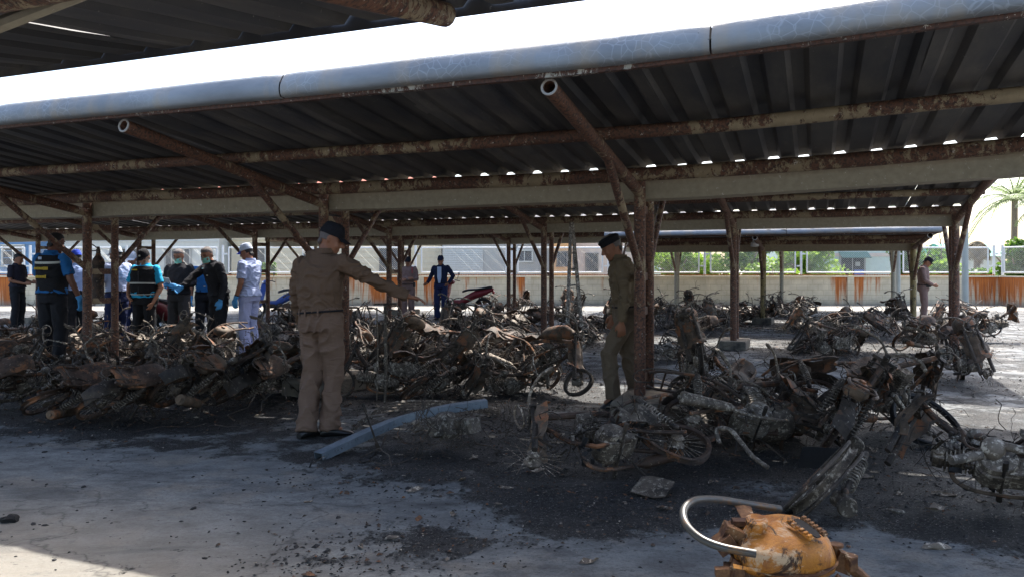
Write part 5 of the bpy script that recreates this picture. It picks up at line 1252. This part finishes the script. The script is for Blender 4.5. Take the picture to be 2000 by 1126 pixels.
def head_geo(mb, X, s=1.0, inf=0, z0=-9, back_only=False):
    rings = []
    for z, w, yf, yb in HT:
        if z < z0: continue
        c = (yf + yb) / 2; d = (yf - yb) / 2
        rings.append([X @ (Vector((math.cos(a) * (w + inf), c + math.sin(a) * (d + inf), z + (inf if z > .1 else 0))) * s) for a in [2 * math.pi * q / 24 for q in range(24)]])
    mb.loft(rings)
def face_geo(mb, X, s=1.0):
    T = lambda *p: X @ (Vector(p) * s)
    mb.tube([T(0, .086, .028), T(0, .100, .0), T(0, .114, -.026), T(0, .104, -.038)], [.008 * s, .011 * s, .017 * s, .012 * s], 10)
    for e in (-1, 1):
        mb.ell(T(.013 * e, .100, -.033), (.010 * s,) * 3, 8, 6)
        mb.tube([T(.012 * e, .088, .034), T(.034 * e, .083, .038), T(.055 * e, .066, .032)], [.009 * s, .009 * s, .006 * s], 8)
        rot = (X.to_3x3() @ Matrix.Rotation(R(20 * e), 3, 'Z'))
        mb.ell(T(.076 * e, -.012, -.004), (.008 * s, .019 * s, .032 * s), 10, 8, rot)
        mb.ell(T(.042 * e, .066, -.035), (.022 * s, .020 * s, .026 * s), 10, 8)
    mb.ell(T(0, .089, -.064), (.024 * s, .012 * s, .008 * s), 10, 6, X.to_3x3()); mb.ell(T(0, .085, -.080), (.020 * s, .011 * s, .008 * s), 10, 6, X.to_3x3()); mb.ell(T(0, .080, -.108), (.022 * s, .016 * s, .016 * s), 10, 6)
def person(label, px, Y, rz, H=1.72, z=0, joints={}, head=(0, 0, 0), top='khaki_shirt', sleeve='long', legs='khaki_trousers', skin='skin_tan', cap=None, brim=None, hair='hair_black', bald=False,
           mask=None, glove=None, vest=None, vest_strips=(), belt='leather', shoe='leather', vox=.013, fat=1.0, curl=(.5, .5), spread=0, palm=(None, None), hem=0.26, badges=(), fold=.011, tuck=True, extras=None, hem_r=.083, capstyle='peak', shoes=True):
    s = H / 1.72; J = {k: Vector(v) for k, v in DEF.items()}
    for k, v in joints.items(): J[k] = Vector(v)
    for k in J:
        if not k.startswith(('hd', 'to')): J[k] = J[k] * s
    x = (px - 1000) / F * Y
    root = thing('person', label, 'person', (x, Y, z), R(rz))
    X = head_xf(J, *head); hb = .0 
    # body: one surface
    mb = MB(); torso(mb, J, -.012, .05, 1.0, 16, 20, 0, fat)
    X0 = X @ Vector((0, -.015, -.07)); mb.tube([J['neck'] + Vector((0, 0, -.05)), J['neck'] + Vector((0, .005, .01)), J['neck'].lerp(X0, .6), X0], [.07 * s, .058 * s, .055 * s, .054 * s], 14)
    for S, sd in (('R', 1), ('L', -1)):
        limb(mb, [J['sh' + S], J['el' + S], J['wr' + S]], [.046 * s, .039 * s, .026 * s] if sleeve == 'long' else [.050 * s, .042 * s, .027 * s])
        if sleeve != 'long': mb.ell(J['el' + S].lerp(J['wr' + S], .25), (.043 * s,) * 3, 10, 8)
        hand(mb, J['wr' + S], J['hd' + S], sd, s, -.0006 if glove else 0, curl[0 if sd > 0 else 1], spread, palm[0 if sd > 0 else 1])
        limb(mb, [J['hi' + S], J['kn' + S], J['an' + S]], [.075 * s, .052 * s, .036 * s])
        td = Vector(J['to' + S]).normalized(); mb.tube([J['an' + S] - td * .04, J['an' + S] + td * .1 + Vector((0, 0, -.045))], [.03, .025], 8)
    head_geo(mb, X, s); face_geo(mb, X, s)
    add_mesh('body', remesh(mb, min(vox, .0085) if vox < .012 else vox * .85, 1), skin, root)
    # eyes and lips
    if vox < .02:
        m = MB()
        for e in (-1, 1): m.ell(X @ (Vector((.030 * e, .086, .012)) * s), (.011 * s, .006 * s, .0065 * s), 8, 6, X.to_3x3())
        m.build('eyes', 'eye_dark', root)
        m = MB()
        for e in (-1, 1): m.tube([X @ (Vector((.014 * e, .096, .034)) * s), X @ (Vector((.032 * e, .093, .041)) * s), X @ (Vector((.052 * e, .078, .035)) * s)], .004 * s, 5)
        m.build('eyebrows', 'hair_black', root)
    # hair
    m = MB(); rings = []
    for zz, w, yf, yb in HT[4:]:
        fr = yf if zz > .07 else yf * (.35 + (zz + .03) * 2.5); fr = min(yf + .002, fr); c = (fr + yb) / 2; d = (fr - yb) / 2; e = .005 if zz < .1 else .007
        rings.append([X @ (Vector((math.cos(a) * (w + e), c + math.sin(a) * (d + e), zz + (e if zz > .1 else 0))) * s) for a in [2 * math.pi * q / 24 for q in range(24)]])
    m.loft(rings); m.ell(X @ (Vector((0, -.075, -.045)) * s), (.052 * s, .022 * s, .03 * s), 12, 8, X.to_3x3())
    if not bald: add_mesh('hair', remesh(m, max(.006, vox * .6), 1, .002, 50), hair, root)
    # trousers
    m = MB(); torso(m, J, .010, .0, .36, 8, 24, 0, fat)
    for S in 'RL':
        hp, kn, an = J['hi' + S], J['kn' + S], J['an' + S]
        limb(m, [hp + Vector((0, 0, -.01)), hp.lerp(kn, .5), kn, kn.lerp(an, .5), an + Vector((0, 0, -.035 * s))], [.102 * s, .094 * s, .080 * s, .077 * s, hem_r * s], 16, 3)
    add_mesh('trousers', remesh(m, vox, 2, fold * 1.1, 6.5, px * .1, (1, 1, .75)), legs, root)
    # upper garment
    m = MB(); torso(m, J, .014, hem if not tuck else .30, .965, 16, 26, .02 if not tuck else 0, fat)
    for S in 'RL':
        sh, el, wr = J['sh' + S], J['el' + S], J['wr' + S]
        m.ell(sh + Vector((0, 0, -.006)), (.070 * s, .066 * s, .066 * s), 14, 10)
        if sleeve == 'long': limb(m, [sh, sh.lerp(el, .5), el, el.lerp(wr, .5), wr + (el - wr).normalized() * .012], [.068 * s, .064 * s, .056 * s, .050 * s, .043 * s], 14, 3)
        else: limb(m, [sh, sh.lerp(el, .4), sh.lerp(el, .78)], [.070 * s, .069 * s, .072 * s], 14, 3)
    m.tube([J['neck'] + Vector((0, 0, -.03)), J['neck'] + Vector((0, .0, .028))], [.078 * s, .066 * s], 16)
    add_mesh('shirt' if 'jacket' not in top else 'jacket', remesh(m, vox, 2, fold, 8, px * .07 + 3, (1, 1, 1.3)), top, root)
    # collar
    m = MB(); c = J['neck'] + Vector((0, -.002, .02)); u = (X0 - J['neck']).normalized()
    rings = [[c + Vector((math.cos(a) * r, math.sin(a) * r * 1.02, h)) for a in [R(q) for q in range(112, 430, 14)]] for r, h in ((.068 * s, -.012), (.064 * s, .030), (.070 * s, .034), (.082 * s, -.006))]
    g = [[rings[i][j] for i in range(4)] for j in range(len(rings[0]))]; m.sheet(g, .004); m.build('collar', top, root)
    # belt
    def band(t, inf, hgt, nm, mat, th=.004, par=root):
        mm = MB(); torso(mm, J, inf, t, t + hgt, 3, 30, 0, fat); return mm.build(nm, mat, par)
    if tuck and belt:
        b = band(.300, .025, .040, 'belt', 'cap_black' if belt == 'leather' else belt)
        for a in (-120, -60, -95, 60, 120):
            lx = (J['hiR'] - J['hiL']).normalized(); dp = Vector((-lx.y, lx.x, 0)).normalized(); q = J['pelvis'].lerp(J['waist'], .38); pp = q + lx * math.cos(R(a)) * .183 * s * (1 + (fat - 1) * .6) + dp * math.sin(R(a)) * .141 * s * fat
            mm = MB(); mm.box(pp, (.012, .012, .058)); mm.build('belt_loop', legs, b, False)
    if vest:
        m = MB(); torso(m, J, .028, .24, .93, 14, 28, .0, fat)
        v = add_mesh('vest', remesh(m, vox, 2, fold * .8, 6, 5), vest, root)
        for t in vest_strips: band(t, .036, .032, 'reflective_strip', 'reflective', par=v)
    # shoes
    if shoes:
        for S in 'RL':
            td = Vector(J['to' + S]); tz = td.z; td = td.normalized(); an = J['an' + S]; sd = Vector((-td.y, td.x, 0)).normalized(); up = sd.cross(td) * -1 if sd.cross(td).z < 0 else sd.cross(td)
            m = MB(); rings = []
            for t, w, h in ((-.075, .028, .05), (-.05, .038, .075), (.0, .042, .085), (.06, .044, .065), (.12, .046, .048), (.17, .038, .036), (.195, .015, .02)):
                b = an + td * t * s - up * (.09 * s - .0)
                rings.append([b + sd * (math.cos(a) * w * s) + up * (max(-.0, .5 + .5 * math.sin(a)) * h * s + .002) for a in [2 * math.pi * q / 14 for q in range(14)]])
            m.loft(rings); m.build('shoe', shoe, root)
    # gloves
    if glove:
        for S, sd in (('R', 1), ('L', -1)):
            m = MB(); hand(m, J['wr' + S], J['hd' + S], sd, s, .0035, curl[0 if sd > 0 else 1], spread, palm[0 if sd > 0 else 1]); d = (J['el' + S] - J['wr' + S]).normalized(); m.tube([J['wr' + S] - d * .02, J['wr' + S] + d * .055], [.031 * s, .037 * s], 12)
            add_mesh('glove', remesh(m, .007, 1), glove, root)
    if mask:
        m = MB(); g = []
        for i in range(6):
            zz = -.008 - .085 * i / 5; row = []
            for a in range(-62, 63, 12):
                row.append(X @ (Vector((math.sin(R(a)) * .071, math.cos(R(a)) * (.104 + (.020 if i < 4 else .006) * max(0, math.cos(R(a * 1.6)))) * .97 - .004, zz)) * s))
            g.append(row)
        m.sheet(g, .003); k_ = m.build('face_mask', mask, root)
    if cap:
        m = MB(); rings = []
        for zz, w, yf, yb in [(.030, .0745, .090, -.100)] + HT[6:]:
            e = .011 if zz < .1 else .012; c = (yf + yb) / 2; d = (yf - yb) / 2
            if capstyle == 'peak': hh = zz + (e + .012 if zz > .09 else (.006 if zz > .07 else 0))
            elif capstyle == 'beret': hh = zz + (.0 if zz > .09 else 0); e = e + (.020 if .06 < zz < .11 else 0)
            rings.append([X @ (Vector((math.cos(a) * (w + e), c + math.sin(a) * (d + e), hh)) * s) for a in [2 * math.pi * q / 26 for q in range(26)]])
        m.loft(rings); cp = m.build('cap', cap, root)
        if capstyle == 'peak':
            m = MB(); g = []
            for i in range(6):
                t = i / 5; row = []
                for a in range(-70, 71, 14): row.append(X @ (Vector((math.sin(R(a)) * (.080 - .004 * t), .060 * math.cos(R(a)) + .030 + t * .078 * math.cos(R(a)) ** .6, .046 - .026 * t - .016 * (math.sin(R(a)) ** 2))) * s))
                g.append(row)
            m.sheet(g, .004); m.build('brim', brim or cap, cp)
            m = MB(); m.ell(X @ (Vector((0, -.005, .136)) * s), (.008, .008, .005), 8, 5); m.build('cap_button', cap, cp)
    if extras: extras(root, J, X, s, band)
    return root
def front(J, dx, dz, off=.15, back=False, ref='chest'):
    sx = (J['shR'] - J['shL']).normalized(); up = Vector((0, 0, 1)); dp = up.cross(sx).normalized()
    return J[ref] + sx * dx + up * dz + dp * (off if not back else -off), sx, dp
def build_people():
    # 1 the officer pointing
    def ex(root, J, X, s, band):
        m = MB(); p, sx, dp = front(J, .13, 0, .02, ref='pelvis'); 
        g = [[p + sx * .045 + dp * (-.02 + .02 * i) + Vector((0, 0, .05 - .045 * i - q * .004)) + dp * q * .006 for q in (0, 1)] for i in range(4)]; m.sheet(g, .003); m.build('pocket_edge', 'khaki_trousers', root)
        m = MB(); c = X @ Vector((0, -.105, .05)); m.ell(c, (.012, .006, .009), 8, 6); m.build('cap_clasp', 'metal_badge', root)
        m = MB(); c = (J['wrL'] + (J['elL'] - J['wrL']).normalized() * .02); d = (J['elL'] - J['wrL']).normalized(); m.tube([c, c + d * .022], .049, 12); m.build('cuff', 'khaki_shirt', root)
        m = MB(); c = (J['wrR'] + (J['elR'] - J['wrR']).normalized() * .01); d = (J['elR'] - J['wrR']).normalized(); m.tube([c, c + d * .05], .047, 12); m.build('cuff', 'khaki_shirt', root)
    person('khaki uniformed officer in a black cap seen from behind, pointing with outstretched right arm', 628, 6.42, -28, 1.76, 0,
           dict(pelvis=(-.01, 0, .95), waist=(-.02, .0, 1.10), chest=(-.02, .01, 1.30), neck=(.0, .03, 1.47), head=(.03, .08, 1.60), shR=(.19, .03, 1.41), shL=(-.195, -.03, 1.39), elR=(.40, .20, 1.25), wrR=(.60, .37, 1.13), hdR=(.8, .55, -.22), elL=(-.255, -.02, 1.11), wrL=(-.245, .06, .86), hdL=(.05, .2, -1),
                knR=(.085, .05, .50), anR=(.085, .0, .09), toR=(.75, .7, 0), knL=(-.075, -.03, .50), anL=(-.045, -.13, .09), toL=(.1, 1, 0)),
           (-52, -22, 0), 'khaki_shirt', 'long', 'khaki_trousers', 'skin_tan', 'cap_black', vox=.0095, fat=1.12, curl=(.35, .5), spread=1.6, palm=((0, 0, -1), None), bald=False, hair='hair_grey', fold=.020, extras=ex, hem_r=.082)
    # 2 the officer stepping
    def ex(root, J, X, s, band):
        m = MB()
        for k, (x_, z_) in enumerate(((.0, .02), (.02, .03), (-.02, .03))): m.ell(X @ Vector((x_, .100, .066 + z_)), (.008, .005, .010), 8, 6)
        m.build('cap_badge', 'metal_badge', root)
        m = MB(); c = (J['wrL'] + (J['elL'] - J['wrL']).normalized() * .01); d = (J['elL'] - J['wrL']).normalized(); m.tube([c, c + d * .04], .046, 12); m.build('cuff', 'olive_khaki', root)
    person('officer in an olive khaki uniform looking down and stepping past the nearest brown column', 1220, 7.80, 88, 1.76, 0,
           dict(pelvis=(0, -.03, .93), waist=(0, -.02, 1.08), chest=(0, .02, 1.28), neck=(0, .055, 1.44), head=(0, .13, 1.57), shR=(.185, .04, 1.39), shL=(-.185, .03, 1.39), elR=(.23, .04, 1.12), wrR=(.22, .10, .88), elL=(-.235, .02, 1.10), wrL=(-.25, .06, .84), hdL=(.1, -.05, -1),
                hiR=(.09, -.03, .90), hiL=(-.09, -.02, .90), knL=(-.10, .16, .52), anL=(-.10, .12, .12), toL=(-.25, 1, -.42), knR=(.10, -.05, .48), anR=(.10, -.14, .13), toR=(.1, 1, 0)),
           (0, -28, 0), 'olive_khaki', 'long', 'olive_trousers', 'skin_tan', 'cap_black', vox=.0095, fat=1.1, curl=(.5, .45), spread=1.2, hair='hair_grey', fold=.020, capstyle='beret', extras=ex, hem_r=.088)
    # 3 vest man
    def ex(root, J, X, s, band):
        m = MB(); rnd = random.Random(4)
        p, sx, dp = front(J, 0, 0, .185, True)
        for r_, (dz, n) in enumerate(((-.02, 9), (-.13, 7))):
            for k in range(n):
                q = p + sx * (-.10 + k * .024 + r_ * .02) + Vector((0, 0, dz)); m.box(q, (.014, .008, .030 + .012 * rnd.random())); m.box(q + Vector((0, 0, -.012)), (.020, .008, .006))
        m.build('back_lettering', 'lettering_yellow', root, False)
        m = MB(); p, sx, dp = front(J, -.04, .115, .165, True); m.box(p, (.05, .006, .035)); m.build('flag_patch', 'shirt_white', root, False)
        m = MB(); p, sx, dp = front(J, .02, 0, 0); q = J['shR'].lerp(J['elR'], .6) + Vector((.068, -.02, 0)); m.box(q, (.006, .035, .03)); m.build('sleeve_patch', 'patch_red', root, False)
    person('tall man in a black vest with yellow back lettering over a blue polo', 102, 10.35, -12, 1.86, 0,
           dict(head=(.01, .05, 1.60), elR=(.27, .0, 1.14), wrR=(.33, .08, .90), hdR=(.1, .1, -1), elL=(-.24, .05, 1.13), wrL=(-.22, .16, .90), hdL=(-.05, .3, -1)),
           (-10, -14, 0), 'polo_blue', 'short', 'trouser_black', 'skin_brown', None, glove='glove_blue', vest='vest_black', vest_strips=(.80,), tuck=False, vox=.012, fat=1.12, extras=ex)
    person('man in a dark polo shirt looking down at the far left by the rusty wall', 34, 17.2, -95, 1.70, 0, dict(elL=(-.22, .02, 1.12), wrL=(-.12, .26, 1.08), hdL=(.2, 1, 0), elR=(.22, .0, 1.12), wrR=(.1, .25, 1.05), hdR=(-.3, 1, 0)),
           (10, -16, 0), 'polo_dark', 'short', 'trouser_black', 'skin_tan', None, tuck=False, vox=.016)
    person('man in sky blue shirt and bright blue cap beside the left brown post', 150, 13.2, 60, 1.68, 0, {}, (0, -14, 0), 'shirt_skyblue', 'short', 'trouser_black', 'skin_fair', 'cap_blue', vox=.015)
    person('man in pale blue shirt and navy trousers just right of the left brown posts', 228, 12.3, 65, 1.72, 0, dict(elL=(-.24, .06, 1.12), wrL=(-.1, .27, 1.16), hdL=(.6, .6, .1)), (10, -10, 0), 'shirt_pale', 'short', 'trouser_navy', 'skin_tan', 'cap_white', vox=.014)
    person('man in a grey mesh cap mostly hidden behind the vest wearer with turquoise sleeves', 258, 13.9, 190, 1.66, 0, {}, (0, -14, 0), 'shirt_pale', 'short', 'trouser_navy', 'skin_tan', 'cap_white', vox=.016)
    def ex(root, J, X, s, band):
        m = MB(); p, sx, dp = front(J, .07, .10, .165); m.box(p, (.09, .008, .02)); m.build('name_tape', 'lettering_yellow', root, False)
        m = MB(); p, sx, dp = front(J, .0, -.1, .17); m.box(p, (.006, .008, .36)); m.build('vest_zip', 'plastic_black', root, False)
        m = MB(); m.ell(X @ Vector((0, .1, .075)), (.018, .006, .016), 8, 6); m.build('cap_badge', 'reflective', root)
    person('man in a black vest with white bands over a turquoise polo, facing the camera', 283, 12.1, 172, 1.67, 0,
           dict(elR=(.29, -.02, 1.14), wrR=(.20, .14, .98), hdR=(-.5, .4, -.4), elL=(-.27, -.02, 1.12), wrL=(-.22, .12, .88), hdL=(.3, .3, -.8)), (0, -26, 0), 'polo_cyan', 'short', 'trouser_black', 'skin_fair', 'cap_black', vest='vest_black', vest_strips=(.34, .58), tuck=False, fat=1.2, vox=.012, extras=ex)
    def ex(root, J, X, s, band):
        m = MB(); c = (J['wrR'] + J['wrL']) / 2 + Vector((.12, .09, .03)); m.sheet([[c + Vector((-.17 + i * .085, -.01 + .04 * j, .05 * j + .012 * i)) for j in range(3)] for i in range(5)], .003); m.build('paper_sheet', 'paper', root, False)
    person('grey haired man in a black jacket and green face mask holding white papers', 350, 12.9, 176, 1.70, 0,
           dict(elR=(.26, .0, 1.14), wrR=(.12, .24, 1.12), hdR=(-.5, .8, .1), elL=(-.26, .0, 1.14), wrL=(-.08, .24, 1.10), hdL=(.2, .9, .1), knL=(-.12, .05, .5)), (0, -20, 0), 'jacket_black', 'long', 'trouser_grey', 'skin_tan', None, hair='hair_grey', mask='mask_green', glove='glove_blue', tuck=False, vox=.012, extras=ex)
    person('man with a blue sleeve and dark cap standing behind the official in the black uniform', 402, 13.6, 200, 1.66, 0, {}, (0, -10, 0), 'polo_blue', 'short', 'trouser_black', 'skin_tan', 'jacket_navy', vox=.016, glove='glove_blue')
    def ex(root, J, X, s, band):
        for dx, dz, w in ((.07, .08, .06), (-.06, -.03, .025), (.02, -.2, .045)):
            m = MB(); p, sx, dp = front(J, dx, dz, .15); m.box(p, (w, .008, .014)); m.build('uniform_badge', 'metal_badge', root, False)
    person('official in a black uniform with lowered green mask reaching forward with a blue glove', 428, 12.1, 140, 1.74, 0,
           dict(waist=(0, .03, 1.09), chest=(0, .08, 1.29), neck=(0, .13, 1.44), head=(0, .20, 1.57), shR=(.185, .10, 1.40), shL=(-.185, .10, 1.40), elR=(.22, .32, 1.24), wrR=(.16, .52, 1.08), hdR=(-.1, .9, -.5), elL=(-.27, .06, 1.13), wrL=(-.29, .14, .88), hdL=(0, .2, -1)),
           (22, -24, 0), 'jacket_black', 'long', 'trouser_black', 'skin_tan', None, bald=False, hair='hair_grey', mask='mask_green', glove='glove_blue', vox=.012, tuck=False, extras=ex)
    def ex(root, J, X, s, band):
        m = MB(); c = X @ Vector((0, .07, .02)); m.ell(c, (.05, .02, .014), 10, 6, X.to_3x3()); m.build('face_shade', 'glove_blue', root) if False else None
        m = MB(); c = J['wrL'] + (J['elL'] - J['wrL']).normalized() * .05; d = (J['elL'] - J['wrL']).normalized(); m.tube([c, c + d * .02], .034, 10); m.build('wrist_watch', 'leather', root)
    person('man in pale blue shirt, white trousers and white cap, facing left', 487, 12.15, 72, 1.76, 0,
           dict(head=(0, .05, 1.60), elL=(-.23, -.02, 1.13), wrL=(-.24, .07, .89), hdL=(0, .1, -1), elR=(.24, .06, 1.14), wrR=(.24, .2, .92), hdR=(0, .3, -1), knL=(-.09, .03, .5)), (6, -18, 0), 'shirt_pale', 'short', 'trouser_white', 'skin_tan', 'cap_white', 'cap_blue', glove='glove_blue', tuck=False, hem=.16, vox=.011, fat=1.08, shoe='leather', extras=ex, hem_r=.10)
    def ex(root, J, X, s, band):
        for sd in (-1, 1):
            m = MB(); p, sx, dp = front(J, .17 * sd, .03, .04, ref='pelvis'); m.box(p, (.06, .08, .13)); m.build('belt_pouch', 'leather', root, False)
        m = MB(); p, sx, dp = front(J, -.13, .02, .135); m.box(p + Vector((0, 0, .05)), (.015, .01, .16)); m.build('lanyard', 'patch_red', root, False)
    person('brown uniformed officer with folded arms behind the second row posts', 797, 20.2, 178, 1.66, 0,
           dict(elR=(.25, .03, 1.13), wrR=(-.04, .19, 1.16), hdR=(-1, .1, .1), elL=(-.25, .03, 1.13), wrL=(.03, .23, 1.13), hdL=(1, .1, .1)), (0, -8, 0), 'plum_khaki', 'long', 'plum_khaki', 'skin_tan', 'cap_black', vox=.015, extras=ex)
    def ex(root, J, X, s, band):
        m = MB(); p, sx, dp = front(J, 0, 0, .155, ref='chest'); m.sheet([[p + sx * (x_ * (.055 - .03 * (z_ < -.2))) + Vector((0, 0, z_)) + dp * .0 for x_ in (-1, 0, 1)] for z_ in (-.3, -.15, 0, .13)], .012); m.build('shirt_front', 'shirt_white', root, False)
    person('man in an open navy jacket and white shirt before the roller shutter', 861, 20.6, 170, 1.70, 0, dict(elR=(.29, -.02, 1.15), wrR=(.35, .12, .98), hdR=(.5, .5, -.2), elL=(-.34, -.04, 1.18), wrL=(-.22, .05, .98), hdL=(.6, .3, -.5)),
           (0, -4, 0), 'jacket_navy', 'long', 'trouser_navy', 'skin_tan', 'jacket_navy', vox=.014, extras=ex)
    def ex(root, J, X, s, band):
        m = MB(); p, sx, dp = front(J, .12, .06, .12, ref='pelvis'); m.box(p, (.10, .10, .12)); m.build('belt_pouch', 'leather', root, False)
        m = MB(); p, sx, dp = front(J, -.17, .04, .05, ref='pelvis'); m.box(p, (.05, .10, .15)); m.build('holster', 'leather', root, False)
    person('brown uniformed officer with head bowed beside the right carport post', 1803, 18.9, -118, 1.66, 0,
           dict(head=(0, .10, 1.585), neck=(0, .02, 1.45), elR=(.24, .03, 1.13), wrR=(.12, .22, 1.0), hdR=(-.3, .8, -.2), elL=(-.24, .03, 1.13), wrL=(-.10, .22, 1.0), hdL=(.3, .8, -.2)), (0, -34, 0), 'plum_khaki', 'long', 'plum_khaki', 'skin_tan', 'cap_black', vox=.014, extras=ex)

all_char()
build_ground(); build_wall(); build_fence(); build_houses(); build_plants(); build_poles()
build_bikes(); build_debris(); build_props(); build_scooters(); build_people()
